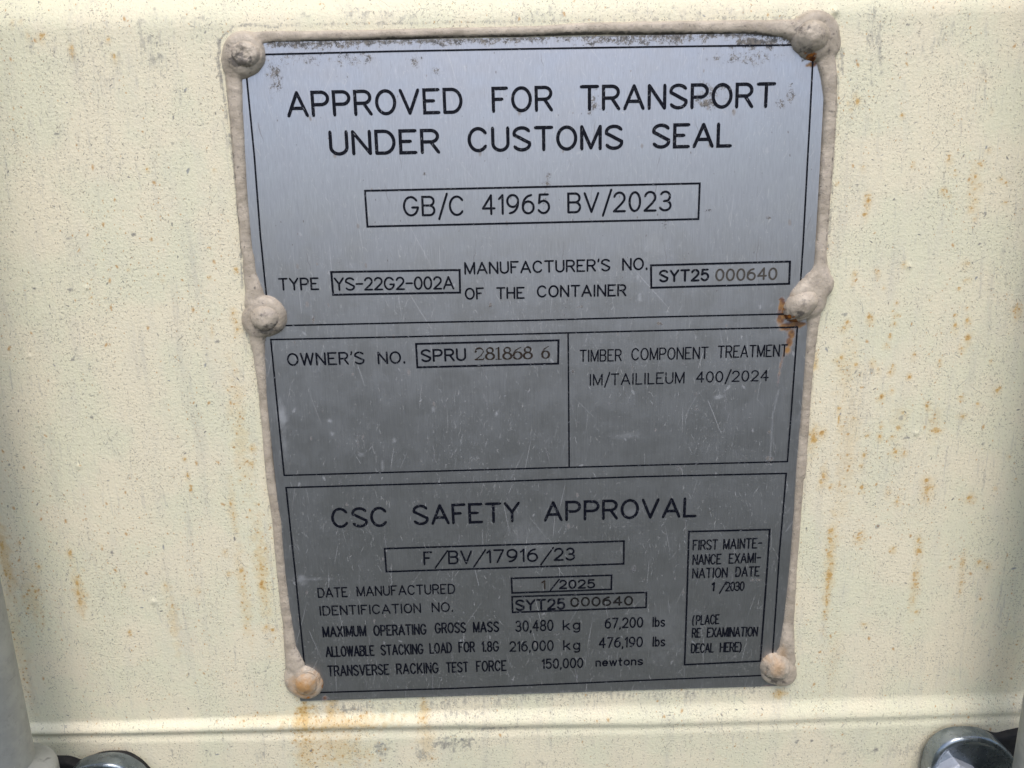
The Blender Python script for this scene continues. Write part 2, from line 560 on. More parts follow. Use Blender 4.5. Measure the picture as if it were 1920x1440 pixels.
# small chips and grit that stand proud of the paint
for (px, py, r, a) in ((1704, 500, 5, 0.0004), (1565, 22, 7, 0.0014), (1718, 812, 4, 0.0006), (288, 1128, 5, 0.0006),
                       (163, 540, 4, 0.0005), (55, 668, 4, 0.0004), (148, 875, 4, 0.0005)):
    c = at(px, py); k = px_size(px, py)[0] * r
    d = np.hypot(X - c[0], Y - c[1]) / k
    Hh += a * np.exp(-d * d)
# rust points seen on the paint: x, y, half width, half height, strength
RS = [(22, 41, 3, 4, .5), (37, 38, 3, 3, .4), (78, 69, 4, 5, .7), (93, 93, 1, 1, 0), (135, 90, 3.5, 6, .9), (136, 103, 3, 6, .4),
      (203, 74, 2.5, 3, .6), (215, 107, 4, 5, .7), (276, 317, 2.5, 2.5, .9), (402, 318, 2, 2, .5), (241, 506, 2, 2, .7),
      (51, 67, 3, 5, .4), (437, 588, 4, 5, .8), (443, 603, 3, 3, .7), (445, 617, 4, 4, .7), (443, 505, 3, 4, .6),
      (393, 519, 2, 2, .6), (305, 526, 2, 2, .5), (398, 620, 2, 7, .35), (171, 558, 1.5, 1.5, .6), (472, 841, 4, 4, .9),
      (470, 870, 5, 7, .45), (346, 860, 2.5, 2.5, .6), (352, 892, 3, 4, .6), (358, 915, 2, 4, .6), (432, 945, 4, 7, .7),
      (437, 968, 2, 12, .45), (422, 1035, 3, 3, .6), (452, 1070, 4, 4, .7), (131, 1037, 4, 7, .7), (73, 1063, 3, 3, .7),
      (36, 1017, 2, 4, .6), (4, 1023, 3, 8, .7), (10, 1070, 3, 8, .6), (18, 1085, 3, 7, .6), (190, 1025, 2, 2, .5),
      (68, 1108, 4, 4, .6), (45, 1120, 3, 4, .5), (66, 1152, 3, 3, .6), (52, 1142, 3, 3, .5), (144, 1092, 4, 9, .75),
      (146, 1112, 3, 8, .6), (150, 1130, 5, 8, .55), (163, 1115, 3, 3, .5), (234, 1096, 3, 3, .6), (157, 1070, 2, 2, .6),
      (243, 1185, 3, 3, .7), (310, 1097, 5, 5, .45), (324, 1138, 5, 6, .45), (330, 1155, 3, 8, .3), (429, 1074, 3, 3, .7),
      (370, 1105, 3, 5, .35), (455, 1100, 3, 3, .6), (456, 1117, 2, 8, .4), (465, 1160, 3, 3, .6), (489, 1060, 4, 9, .5),
      (491, 1095, 4, 8, .8), (498, 1105, 5, 6, .5), (500, 1175, 5, 4, .7), (511, 1181, 4, 2, .8), (460, 1176, 4, 6, .3),
      (1604, 180, 3, 4, .6), (1608, 190, 3.5, 5, .7), (1591, 193, 2, 2, .8), (1597, 205, 2.5, 3, .6), (1691, 216, 2.5, 2.5, .9),
      (1779, 301, 4, 6, .55), (1838, 307, 5, 4, .5), (1855, 280, 3, 3, .5), (1711, 310, 3, 4, .5), (1619, 311, 3, 4, .4),
      (1860, 208, 2, 3, .4), (1569, 346, 3, 3, .4), (1630, 366, 6, 3, .6), (1628, 376, 3.5, 7, .9), (1625, 392, 2, 7, .5),
      (1622, 402, 3, 3, .8), (1768, 358, 4, 4, .8), (1778, 368, 4, 2, .5), (1791, 318, 2.5, 3, .7), (1792, 328, 2.5, 2, .7),
      (1823, 342, 3, 3, .7), (1830, 330, 4, 4, .5), (1837, 348, 5, 6, .4), (1828, 355, 4, 3, .5), (1828, 375, 4, 3, .7),
      (1822, 391, 5, 5, .75), (1827, 410, 2.5, 3, .7), (1876, 336, 4, 3, .6), (1887, 342, 4, 2, .5), (1886, 379, 4, 3, .6),
      (1695, 496, 3, 3, .6), (1645, 511, 3, 4, .7), (1602, 514, 3, 4, .6), (1599, 532, 2, 2, .6), (1657, 539, 2, 2, .6),
      (1632, 594, 5, 5, .9), (1588, 604, 4, 4, .7), (1581, 614, 5, 4, .6), (1682, 568, 2.5, 3, .6), (1683, 591, 5, 2, .6),
      (1674, 582, 2, 2, .6), (1814, 494, 5, 5, .4), (1813, 524, 5, 3, .55), (1798, 541, 3, 2, .6), (1814, 577, 2, 2, .6),
      (1815, 602, 4, 4, .7), (1791, 611, 3, 5, .6), (1792, 590, 2, 2, .7), (1906, 579, 5, 7, .7), (1678, 606, 3, 3, .6),
      (1669, 632, 3, 3, .8), (1815, 632, 4, 5, .75), (1663, 647, 4, 3, .7), (1714, 664, 3, 4, .5), (1578, 670, 3, 4, .8),
      (1569, 676, 4, 4, .7), (1602, 663, 3, 4, .5), (1578, 686, 2, 3, .6), (1605, 682, 4, 4, .5), (1635, 679, 3, 5, .7),
      (1647, 693, 2, 4, .5), (1674, 686, 3, 3, .6), (1670, 697, 3, 3, .8), (1705, 706, 3, 3, .8), (1762, 678, 3, 5, .6),
      (1802, 653, 4, 4, .6), (1653, 743, 4, 4, .9), (1738, 761, 4, 4, .8), (1803, 744, 3, 3, .7), (1870, 732, 5, 4, .8),
      (1858, 677, 2, 2, .6), (1833, 757, 3, 3, .5), (1572, 765, 3, 5, .6), (1573, 785, 2, 8, .6), (1578, 800, 3, 3, .8),
      (1601, 784, 5, 3, .6), (1672, 732, 3, 3, .6), (1692, 774, 5, 3, .5), (1684, 802, 4, 4, .5), (1652, 799, 4, 4, .5),
      (1650, 818, 3, 4, .8), (1627, 816, 4, 3, .7), (1672, 818, 3, 3, .6), (1755, 806, 7, 4, .6), (1750, 790, 9, 6, .3),
      (1804, 780, 5, 4, .5), (1541, 812, 5, 5, .75), (1526, 805, 3, 4, .8), (1525, 820, 5, 14, .65), (1680, 848, 6, 5, .7),
      (1695, 850, 3, 3, .7), (1620, 853, 3, 4, .6), (1615, 873, 4, 5, .4), (1544, 890, 4, 6, .8), (1539, 903, 4, 6, .6),
      (1573, 908, 3, 6, .5), (1558, 909, 4, 3, .6), (1616, 913, 4, 5, .7), (1737, 900, 6, 4, .7), (1738, 917, 7, 7, .6),
      (1748, 913, 4, 3, .6), (1817, 933, 6, 5, .8), (1866, 915, 2, 2, .7), (1892, 856, 3, 2, .6), (1904, 897, 2, 2, .7),
      (1665, 924, 3, 4, .6), (1682, 940, 3, 4, .6), (1740, 938, 3, 4, .5), (1557, 995, 5, 7, .6), (1556, 1015, 5, 9, .5),
      (1554, 1045, 6, 10, .5), (1553, 1078, 6, 9, .7), (1552, 1098, 3, 8, .5), (1550, 1130, 3, 10, .45), (1547, 1155, 3, 3, .7),
      (1568, 1006, 5, 3, .5), (1610, 1007, 6, 5, .65), (1616, 998, 3, 2, .6), (1674, 1029, 3, 3, .9), (1723, 1014, 4, 6, .6),
      (1722, 1033, 5, 4, .7), (1715, 1080, 5, 7, .4), (1717, 1095, 6, 5, .6), (1713, 1125, 3, 6, .4), (1719, 1147, 4, 3, .6),
      (1802, 1092, 3, 4, .7), (1804, 1055, 4, 10, .4), (1837, 1053, 5, 3, .6), (1852, 1063, 3, 4, .6), (1782, 1063, 2, 2, .6),
      (1838, 1122, 2, 2, .7), (1620, 1170, 5, 3, .5), (1800, 1108, 2, 3, .6), (795, 1312, 4, 6, .4)]
for i, (x, y, sx, sy, a) in enumerate(RS):
    if a:
        splat(rust, X, Y, x, y, sx * 1.0, sy * 1.0, min(1, a * 1.25), rough=0.6, seed=i)
        splat(stain, X, Y, x, y + sy * 0.6, sx * 2.2, sy * 2.6, a * 0.45, rough=0.5, seed=i + 50)
# yellow washes below and beside the fixings
for (x, y, sx, sy, a) in ((572, 1345, 17, 40, .85), (575, 1400, 20, 45, .5), (622, 1335, 12, 26, .65), (640, 1400, 60, 34, .42),
                          (795, 1330, 9, 26, .6), (800, 1380, 14, 50, .30), (640, 1352, 110, 14, .62), (1463, 1300, 15, 9, .7),
                          (500, 1345, 60, 10, .22), (1529, 680, 6, 18, .65), (1525, 820, 9, 22, .75), (1588, 850, 22, 120, .22),
                          (1585, 700, 20, 60, .22), (1556, 1070, 9, 100, .50), (1740, 915, 12, 22, .4), (1716, 1090, 8, 60, .3),
                          (1805, 1070, 7, 40, .25), (1825, 345, 11, 40, .25), (1752, 790, 12, 35, .20), (1688, 790, 16, 40, .18),
                          (8, 1040, 14, 75, .55), (60, 1120, 18, 50, .3), (30, 1200, 20, 120, .25), (148, 1110, 10, 42, .5),
                          (325, 1165, 9, 50, .3), (457, 1110, 12, 90, .3), (493, 1080, 14, 110, .42), (448, 800, 16, 120, .28),
                          (438, 960, 7, 60, .3), (1545, 895, 7, 22, .4), (1562, 1240, 14, 60, .12), (1890, 1250, 30, 70, .12)):
    splat(stain, X, Y, x, y, sx, sy, a, rough=0.55, seed=int(x))
# dark scuffs, dirt and hairs
DS = [(175, 142, 6, 4, .9), (183, 137, 2, 5, .5), (210, 165, 2.5, 2, 1), (274, 170, 1.5, 3, 1), (107, 251, 5, 2.5, .7), (110, 262, 1, 7, .6),
      (325, 268, 6, 5, .6), (325, 220, 1.5, 4, .9), (258, 249, 1.5, 1.5, 1), (151, 297, 4, 1.5, .9), (293, 85, 3, 9, .7), (289, 68, 5, 8, .5),
      (249, 124, 5, 3, .6), (110, 75, 2.5, 3.5, .8), (58, 89, 3, 3, .6), (45, 92, 4, 4, .5), (43, 67, 3, 2, .6), (122, 130, 2, 2, .8),
      (370, 31, 4, 3, .7), (384, 60, 1.5, 1.5, 1), (122, 185, 2, 1.5, .8), (91, 226, 1.5, 3, .8), (306, 183, 1.5, 1.5, .8), (129, 446, 5, 2, .7),
      (128, 486, 5, 5, .45), (130, 545, 4, 4, .6), (66, 541, 3.5, 3, .9), (251, 440, 3.5, 3, .8), (157, 433, 1.5, 3, .9), (66, 437, 3, 2, .7),
      (36, 483, 1.5, 1.5, 1), (165, 407, 1.2, 1.2, 1), (342, 631, 1.3, 1.3, 1), (406, 641, 4, 3, .7), (387, 666, 3, 2, .7), (180, 650, 3, 3, .8),
      (136, 675, 3, 2, .9), (138, 663, 4, 2, .7), (170, 692, 5, 2, .8), (182, 675, 7, 4, .35), (172, 783, 4, 3, .8), (182, 777, 6, 1.5, .6),
      (452, 795, 4, 2, .8), (138, 873, 7, 7, .35), (18, 872, 4, 2, .7), (202, 901, 4, 1.5, .8), (254, 903, 5, 2, .9), (92, 975, 2, 1.5, 1),
      (176, 955, 2.5, 1.5, .9), (127, 930, 1.5, 1.5, .9), (181, 1001, 2, 1.5, .9), (191, 1003, 3, 1.5, .9), (357, 1016, 3.2, 3, 1),
      (209, 1036, 4, 3, .7), (440, 1011, 1.6, 4, 1), (466, 1021, 1.3, 1.3, 1), (106, 1019, 1.5, 1.5, .8), (336, 1050, 1.2, 1.2, 1),
      (210, 1040, 4, 2, .5), (342, 1180, 4, 1, .7), (434, 1172, 7, 1, .6), (244, 1215, 1.2, 5, .6), (173, 1153, 1.2, 1.2, 1), (354, 1265, 1.5, 3, .8),
      (211, 1200, 1.5, 3, .6), (93, 1181, 3, 1.5, .7), (1700, 47, 3.5, 2, 1), (1707, 47, 2, 3, .7), (1759, 46, 4, 2, 1), (1814, 29, 3, 3, .8),
      (1629, 16, 2, 2, .9), (1628, 7, 6, 2, .7), (1892, 60, 4, 7, .6), (1869, 77, 3, 5, .6), (1750, 62, 2, 2, .8), (1750, 97, 2, 2, .7),
      (1765, 147, 2.5, 2, .9), (1776, 160, 3, 5, .5), (1859, 146, 4, 1.5, .8), (1903, 240, 6, 2.5, .6), (1663, 186, 1.5, 1.5, .9),
      (1715, 231, 4, 1.8, .8), (1665, 314, 4, 2.5, .9), (1647, 215, 1.5, 1, 1), (1676, 374, 2, 1.8, 1.2), (1743, 367, 2, 1.5, 1), (1660, 349, 3, 2, .8),
      (1848, 400, 2.5, 3, .8), (1836, 458, 3, 1.2, 1.1), (1824, 456, 4, 1.2, .9), (1882, 471, 6, 2.5, .9), (1860, 540, 4, 3, .8), (1649, 461, 1.5, 1.5, .8),
      (1707, 502, 4, 1.3, 1), (1667, 568, 2, 2, .8), (1586, 590, 5, 3, .7), (1591, 689, 3, 2.5, .8), (1609, 697, 6, 3, .9), (1613, 703, 3, 4, .6),
      (1800, 683, 3, 2.5, .8), (1635, 696, 9, 9, .3), (1524, 773, 4, 3, .7), (1535, 795, 3, 3, .7), (1700, 820, 5, 1.5, .8), (1690, 784, 5, 5, .4),
      (1717, 887, 5, 3, .6), (1841, 832, 4, 3, .6), (1855, 836, 2, 1.5, .9), (1624, 942, 3, 2, .9), (1723, 935, 1.5, 7, .5), (1645, 987, 4, 3, .9),
      (1755, 995, 1.5, 1.5, .9), (1680, 1184, 1.5, 1.5, .9), (1715, 1215, 1.5, 1.5, .9), (1586, 1285, 4, 5, .4), (285, 90, 26, 70, .32), (160, 110, 90, 50, .22), (60, 90, 40, 60, .22), (370, 50, 60, 30, .22), (700, 25, 120, 14, .25),
      (1010, 25, 60, 16, .3), (1300, 20, 120, 12, .25), (1640, 80, 26, 80, .32), (1760, 60, 90, 50, .2), (140, 300, 60, 120, .14), (1850, 150, 40, 90, .18),
      (140, 560, 60, 160, .14), (1600, 300, 40, 160, .15), (330, 700, 60, 200, .10), (1600, 760, 50, 220, .14), (1870, 560, 40, 200, .14), (1700, 1400, 200, 20, .2),
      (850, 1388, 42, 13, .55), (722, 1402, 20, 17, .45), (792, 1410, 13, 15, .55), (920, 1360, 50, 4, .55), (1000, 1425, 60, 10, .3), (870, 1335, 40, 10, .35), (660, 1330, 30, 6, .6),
      (1490, 1382, 4, 4, .6), (1517, 1381, 3, 2, .9),
      (1559, 1390, 8, 6, .4), (1635, 1398, 6, 2, .7), (1474, 1405, 4, 5, .6), (422, 1381, 6, 3, .7), (435, 1392, 6, 3, .6), (446, 1368, 1.5, 1.5, 1),
      (327, 1405, 4, 7, .5), (465, 1400, 3, 5, .5), (497, 1410, 3, 8, .5), (585, 1400, 2, 3, .9), (390, 1410, 10, 14, .3), (1905, 1320, 9, 12, .4)]
for i, (x, y, sx, sy, a) in enumerate(DS):
    splat(dirt, X, Y, x, y, sx, sy, a, rough=0.8, seed=i + 300)
# a long hairline scratch and grime gathered against the sealant and under the plate
for pts, wpx, am in (([(0, 540), (25, 562), (50, 585), (55, 602), (78, 610), (110, 638), (140, 668), (170, 685), (225, 720)], 1.0, .42),
                     ([(1881, 640), (1880, 690), (1862, 720)], .9, .4), ([(1845, 880), (1841, 940)], .9, .4),
                     ([(480, 1262), (500, 1258), (508, 1235)], 1.2, .5), ([(414, 150), (428, 230), (440, 330), (450, 430), (455, 540)], 3.2, .6),
                     ([(452, 570), (458, 620), (478, 665), (492, 800)], 2.4, .5), ([(1573, 110), (1570, 180), (1562, 330), (1552, 470)], 3.0, .45),
                     ([(1560, 560), (1548, 600), (1526, 700), (1514, 830), (1505, 1000)], 2.4, .32), ([(500, 900), (508, 1050), (520, 1180)], 2.0, .3),
                     ([(412, 75), (408, 110), (415, 150)], 4.5, .65), ([(416, 70), (440, 48), (480, 46), (520, 52)], 3.0, .55),
                     ([(1478, 40), (1510, 24), (1545, 26), (1572, 50)], 2.4, .35), ([(1578, 95), (1580, 140)], 5, .5),
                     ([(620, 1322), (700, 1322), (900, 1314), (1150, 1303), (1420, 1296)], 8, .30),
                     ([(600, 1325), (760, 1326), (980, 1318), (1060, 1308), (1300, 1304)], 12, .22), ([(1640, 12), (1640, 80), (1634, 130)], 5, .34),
                     ([(270, 90), (262, 40)], 8, .25), ([(520, 50), (560, 46), (700, 44), (1000, 40), (1300, 36), (1480, 34)], 4, .30)):
    stroke_mark(dirt, X, Y, pts, wpx, am)

V = np.stack([X, -Hh, Y], -1).reshape(-1, 3)
ny, nx = sh
I = np.arange(ny * nx).reshape(ny, nx)
Fq = np.stack([I[:-1, :-1], I[:-1, 1:], I[1:, 1:], I[1:, :-1]], -1).reshape(-1, 4)
door = mesh_obj('container_door', V, Fq, PAINT, None, True, np.stack([rust, dirt, stain], -1).reshape(-1, 3))
tag(door, 'cream painted steel door of a shipping container, rust speckled and pressed with a long fold', 'container door')

# ------------------------------------------------------------------ data plate
PT = 0.0011                      # top face of the plate above the door skin
corner = [at(438, 80, PT), at(1550, 60, PT), at(1467.5, 1286, PT), at(563, 1314.5, PT)]   # tl tr br bl
cen = sum(corner) / 4
plate = empty('data_plate', (float(cen[0]), -PT, float(cen[1])))
tag(plate, 'brushed steel container approval plate with black lettering, bedded in beige sealant', 'data plate')
nu, nv = 400, 470
uu, vv = np.meshgrid(np.linspace(0, 1, nu), np.linspace(0, 1, nv))
TL, TR, BR, BL = corner
PX = (TL[0] * (1 - uu) + TR[0] * uu) * (1 - vv) + (BL[0] * (1 - uu) + BR[0] * uu) * vv
PY = (TL[1] * (1 - uu) + TR[1] * uu) * (1 - vv) + (BL[1] * (1 - uu) + BR[1] * uu) * vv
prust = np.zeros(PX.shape); pdirt = np.zeros(PX.shape); pwhite = np.zeros(PX.shape)
for (x, y, sx, sy, a) in ((1474, 655, 9, 12, .75), (1478, 640, 9, 14, .8), (1482, 625, 9, 12, .9), (1473, 612, 18, 10, 1), (1490, 608, 18, 9, 1), (1462, 594, 9, 18, 1), (1461, 576, 5, 12, 1), (1500, 607, 12, 5, 1), (1465, 575, 4, 14, .8), (1490, 605, 14, 6, .9), (1520, 122, 9, 6, .9), (1511, 124, 5, 4, .7),
                          (1530, 118, 6, 5, .8), (610, 1306, 7, 7, .75), (606, 1312, 9, 4, .6), (1440, 1283, 18, 4, .5), (602, 1285, 5, 14, .4)):
    splat(prust, PX, PY, x, y, sx, sy, a, rough=0.16, seed=int(x + y))
for pts, wp, am in (([(1468, 660), (1460, 690), (1456, 722)], 3.4, .5), ([(1505, 590), (1480, 600), (1466, 590), (1464, 560)], 5, .8),
                    ([(1440, 820), (1442, 900)], 2, .16)):
    stroke_mark(prust, PX, PY, pts, wp, am)
for (x, y, sx, sy, a) in ((620, 84, 130, 12, .6), (900, 78, 160, 10, .55), (1200, 76, 160, 12, .6), (1420, 80, 70, 13, .8), (1400, 108, 80, 20, .38),
                          (560, 108, 60, 18, .32), (660, 112, 50, 18, .38), (690, 110, 12, 12, .5), (780, 115, 18, 14, .45), (820, 135, 10, 12, .45),
                          (514, 135, 14, 20, .6), (520, 150, 22, 30, .4), (1320, 195, 20, 14, .75), (1480, 180, 10, 22, .5), (1460, 195, 12, 10, .45),
                          (1330, 175, 40, 30, .4), (1112, 200, 14, 30, .45), (1025, 340, 9, 22, .55), (1022, 375, 9, 30, .40), (797, 325, 4, 5, .9),
                          (1245, 420, 10, 12, .45), (1325, 395, 8, 3, .5), (1440, 410, 7, 6, .6), (920, 572, 4, 6, .9), (1235, 606, 6, 6, .8),
                          (1088, 575, 6, 4, .8), (1305, 738, 6, 6, .7), (1304, 765, 5, 5, .65), (672, 830, 3, 24, .5), (606, 765, 3, 30, .35),
                          (834, 760, 3, 3, .9), (1270, 875, 9, 12, .5), (1440, 860, 8, 14, .55), (1074, 695, 4, 4, .6), (1440, 808, 4, 5, .7),
                          (640, 905, 3, 30, .35), (590, 600, 3, 14, .5), (590, 475, 5, 8, .2), (518, 305, 3, 4, .5), (1187, 1065, 5, 8, .5),
                          (1416, 1085, 14, 4, .55), (1280, 1110, 4, 20, .35), (700, 1240, 3, 3, .7), (1215, 960, 3, 20, .3)):
    splat(pdirt, PX, PY, x, y, sx, sy, a, rough=0.5, seed=int(x * 3 + y))
stroke_mark(pdirt, PX, PY, [(505, 84), (760, 78), (1000, 70), (1250, 68), (1450, 66), (1486, 84), (1505, 110)], 6, .62)
stroke_mark(pdirt, PX, PY, [(590, 1306), (1000, 1296), (1420, 1284)], 3, .3)
for pts, wp in (([(1066, 545), (1056, 600)], .7), ([(1420, 760), (1330, 880)], .7)):
    stroke_mark(pdirt, PX, PY, pts, wp, .5, rough=.2)
stroke_mark(pwhite, PX, PY, [(1458, 730), (1446, 780), (1442, 860)], 1.4, .5)
for (x, y, sx, sy, a) in ((530, 780, 9, 26, .8), (535, 830, 5, 22, .35), (566, 1084, 12, 10, .6), (590, 1083, 40, 3, .35), (813, 765, 4, 5, .8),
                          (624, 812, 4, 5, .7), (740, 824, 4, 5, .7), (718, 872, 3, 9, .6), (678, 851, 6, 4, .5), (620, 788, 5, 3, .9), (1198, 558, 4, 8, .8),
                          (1480, 334, 6, 6, .3), (1346, 743, 9, 4, .7), (1225, 460, 22, 22, .28), (1170, 815, 30, 6, .3), (1020, 1300, 200, 5, .2),
                          (1240, 1180, 60, 60, .18), (985, 1010, 50, 40, .2), (931, 774, 3, 4, 1.0), (1185, 960, 12, 12, .3), (550, 1150, 8, 60, .15)):
    splat(pwhite, PX, PY, x, y, sx, sy, a, rough=0.4, seed=int(x * 5 + y))
PV = np.stack([PX, np.full(PX.shape, -PT), PY], -1)
# slight dishing of thin sheet
PV[..., 1] -= 0.00020 * fbm(PX, PY, 0.07, 77, 2)
att = np.stack([prust, pdirt, pwhite], -1)
# folded-down rim of the sheet (its thickness)
pv = PV.reshape(-1, 3); pa = att.reshape(-1, 3)
I = np.arange(nu * nv).reshape(nv, nu)
Fp = np.stack([I[1:, :-1], I[1:, 1:], I[:-1, 1:], I[:-1, :-1]], -1).reshape(-1, 4)
border = np.concatenate([I[0, :], I[1:, -1], I[-1, -2::-1], I[-2:0:-1, 0]])
low = pv[border].copy(); low[:, 1] = -0.0001
nb = len(border); base_i = len(pv)
pv = np.concatenate([pv, low]); pa = np.concatenate([pa, np.zeros((nb, 3))])
k = np.arange(nb)
Fs = np.stack([border, np.roll(border, -1), base_i + (k + 1) % nb, base_i + k], -1)
sheet = mesh_obj('plate_sheet', pv, np.concatenate([Fp, Fs]), STEEL, plate, True, pa)
sm = np.ones(len(sheet.data.polygons), dtype=bool); sm[len(Fp):] = False
sheet.data.polygons.foreach_set('use_smooth', sm)
# sharp rim so the face shading stays flat
mod_e = sheet.data.attributes.get('sharp_edge') or sheet.data.attributes.new('sharp_edge', 'BOOLEAN', 'EDGE')
ev = np.zeros(len(sheet.data.edges) * 2, dtype=np.int32); sheet.data.edges.foreach_get('vertices', ev); ev = ev.reshape(-1, 2)
bset = np.zeros(len(pv), dtype=bool); bset[border] = True
mod_e.data.foreach_set('value', bset[ev[:, 0]] & bset[ev[:, 1]])

# ------------------------------------------------------------------ lettering: a single-stroke engraving face
def arc(cx, cy, rx, ry, a0, a1, n=None):
    n = n or max(4, int(abs(a1 - a0) / 11))
    return [(cx + rx * math.cos(math.radians(a0 + (a1 - a0) * i / n)), cy + ry * math.sin(math.radians(a0 + (a1 - a0) * i / n))) for i in range(n + 1)]


def s_curve(w_):
    r = w_ / 2
    return (arc(r, .745, r, .255, 28, 90, 5)[:-1] + arc(r, .745, r * .98, .255, 90, 195, 8)
            + [(r * .75, .55), (r * 1.25, .45)] + arc(r, .262, r, .262, 12, -90, 9)[:-1] + arc(r, .262, r, .262, -90, -152, 5))


G = {
 'A': (.76, [[(0, 0), (.38, 1)], [(.38, 1), (.76, 0)], [(.13, .32), (.63, .32)]]),
 'B': (.62, [[(0, 0), (0, 1), (.36, 1)] + arc(.36, .765, .235, .235, 90, -90) + [(0, .53)], [(0, .53), (.36, .53)] + arc(.36, .265, .26, .265, 90, -90) + [(0, 0)]]),
 'C': (.72, [arc(.37, .5, .37, .5, 38, 322)]),
 'D': (.68, [[(0, 0), (0, 1), (.30, 1)] + arc(.30, .5, .38, .5, 90, -90) + [(0, 0)]]),
 'E': (.58, [[(.58, 1), (0, 1), (0, 0), (.58, 0)], [(0, .52), (.38, .52)]]),
 'F': (.56, [[(.56, 1), (0, 1), (0, 0)], [(0, .52), (.36, .52)]]),
 'G': (.74, [arc(.37, .5, .37, .5, 38, 350) + [(.74, .43)], [(.44, .43), (.74, .43)]]),
 'H': (.64, [[(0, 0), (0, 1)], [(.64, 0), (.64, 1)], [(0, .52), (.64, .52)]]),
 'I': (.07, [[(.035, 0), (.035, 1)]]),
 'K': (.62, [[(0, 0), (0, 1)], [(.62, 1), (0, .34)], [(.22, .56), (.62, 0)]]),
 'L': (.52, [[(0, 1), (0, 0), (.52, 0)]]),
 'M': (.76, [[(0, 0), (0, 1)], [(0, 1), (.38, .04)], [(.38, .04), (.76, 1)], [(.76, 1), (.76, 0)]]),
 'N': (.64, [[(0, 0), (0, 1)], [(0, 1), (.64, 0)], [(.64, 0), (.64, 1)]]),
 'O': (.74, [arc(.37, .5, .37, .5, 90, 450)]),
 'P': (.62, [[(0, 0), (0, 1), (.35, 1)] + arc(.35, .73, .27, .27, 90, -90) + [(0, .46)]]),
 'R': (.63, [[(0, 0), (0, 1), (.35, 1)] + arc(.35, .74, .26, .26, 90, -90) + [(0, .48)], [(.34, .48), (.63, 0)]]),
 'S': (.64, [s_curve(.64)]),
 'T': (.66, [[(0, 1), (.66, 1)], [(.33, 1), (.33, 0)]]),
 'U': (.62, [[(0, 1)] + arc(.31, .32, .31, .32, 180, 360) + [(.62, 1)]]),
 'V': (.72, [[(0, 1), (.36, 0)], [(.36, 0), (.72, 1)]]),
 'W': (.92, [[(0, 1), (.23, 0)], [(.23, 0), (.46, 1)], [(.46, 1), (.69, 0)], [(.69, 0), (.92, 1)]]),
 'X': (.62, [[(0, 0), (.62, 1)], [(0, 1), (.62, 0)]]),
 'Y': (.66, [[(0, 1), (.33, .50)], [(.66, 1), (.33, .50)], [(.33, .50), (.33, 0)]]),
 '0': (.56, [arc(.28, .5, .28, .5, 90, 450)]),
 '1': (.18, [[(0, .80), (.18, 1)], [(.18, 1), (.18, 0)]]),
 '2': (.58, [arc(.285, .71, .275, .29, 165, -28) + [(.40, .40), (.0, 0)], [(0, 0), (.58, 0)]]),
 '3': (.56, [arc(.26, .745, .25, .255, 150, -80)[:-1] + [(.20, .50)], [(.20, .50)] + arc(.26, .26, .29, .26, 80, -155)]),
 '4': (.60, [[(.43, 0), (.43, 1)], [(.43, 1), (0, .30)], [(0, .30), (.60, .30)]]),
 '5': (.56, [[(.50, 1), (.08, 1)], [(.08, 1), (.04, .54)], [(.04, .54)] + arc(.27, .33, .29, .33, 125, -150)]),
 '6': (.56, [arc(.28, .32, .28, .32, 90, 450), [(.44, .98)] + arc(.46, .40, .46, .58, 112, 180, 8)]),
 '7': (.54, [[(0, 1), (.54, 1)], [(.54, 1), (.18, 0)]]),
 '8': (.56, [arc(.28, .76, .235, .24, 90, 450), arc(.28, .26, .28, .26, 90, 450)]),
 '9': (.56, [arc(.28, .68, .28, .32, 90, 450), [(.12, .02)] + arc(.10, .60, .46, .58, -68, 0, 8)]),
 '-': (.46, [[(0, .5), (.46, .5)]]),
 '/': (.44, [[(0, -.22), (.44, 1.16)]]),
 '.': (.10, [[(.04, .0, 1.2), (.04, .06, 1.2)]]),
 ',': (.06, [[(.05, .03), (.05, -.03), (0, -.16)]]),
 "'": (.05, [[(.05, 1.05), (.04, .95), (0, .84)]]),
 '(': (.26, [arc(.32, .45, .30, .62, 118, 242)]),
 ')': (.20, [arc(-.12, .45, .30, .62, 62, -62)]),
 'k': (.48, [[(0, 0), (0, 1)], [(.45, .64), (0, .24)], [(.17, .40), (.48, 0)]]),
 'g': (.48, [arc(.24, .33, .24, .32, 90, 450), [(.48, .65), (.48, -.12)] + arc(.25, -.12, .23, .20, 0, -150)]),
 'l': (.02, [[(.01, 0), (.01, 1)]]),
 'b': (.48, [[(0, 0), (0, 1)], arc(.24, .33, .24, .32, 90, 450)]),
 's': (.44, [[(x * .44 / .64, y * .65) for x, y in s_curve(.64)]]),
 'n': (.42, [[(0, 0), (0, .65)], [(0, .42)] + arc(.21, .42, .21, .23, 165, 0) + [(.42, 0)]]),
 'e': (.48, [[(0, .34), (.48, .34)] + arc(.24, .33, .24, .32, 3, 318)]),
 'w': (.66, [[(0, .65), (.165, 0)], [(.165, 0), (.33, .65)], [(.33, .65), (.495, 0)], [(.495, 0), (.66, .65)]]),
 't': (.32, [[(.14, .95)] + [(.14, .14)] + arc(.27, .14, .13, .14, 180, 270, 5), [(0, .64), (.30, .64)]]),
 'o': (.50, [arc(.25, .33, .25, .32, 90, 450)]),
}
# seriffed stamping digits: strokes may carry their own weight at every point
def wt(pts, f):
    n = len(pts) - 1
    return [(p[0], p[1], f(i / n)) for i, p in enumerate(pts)]


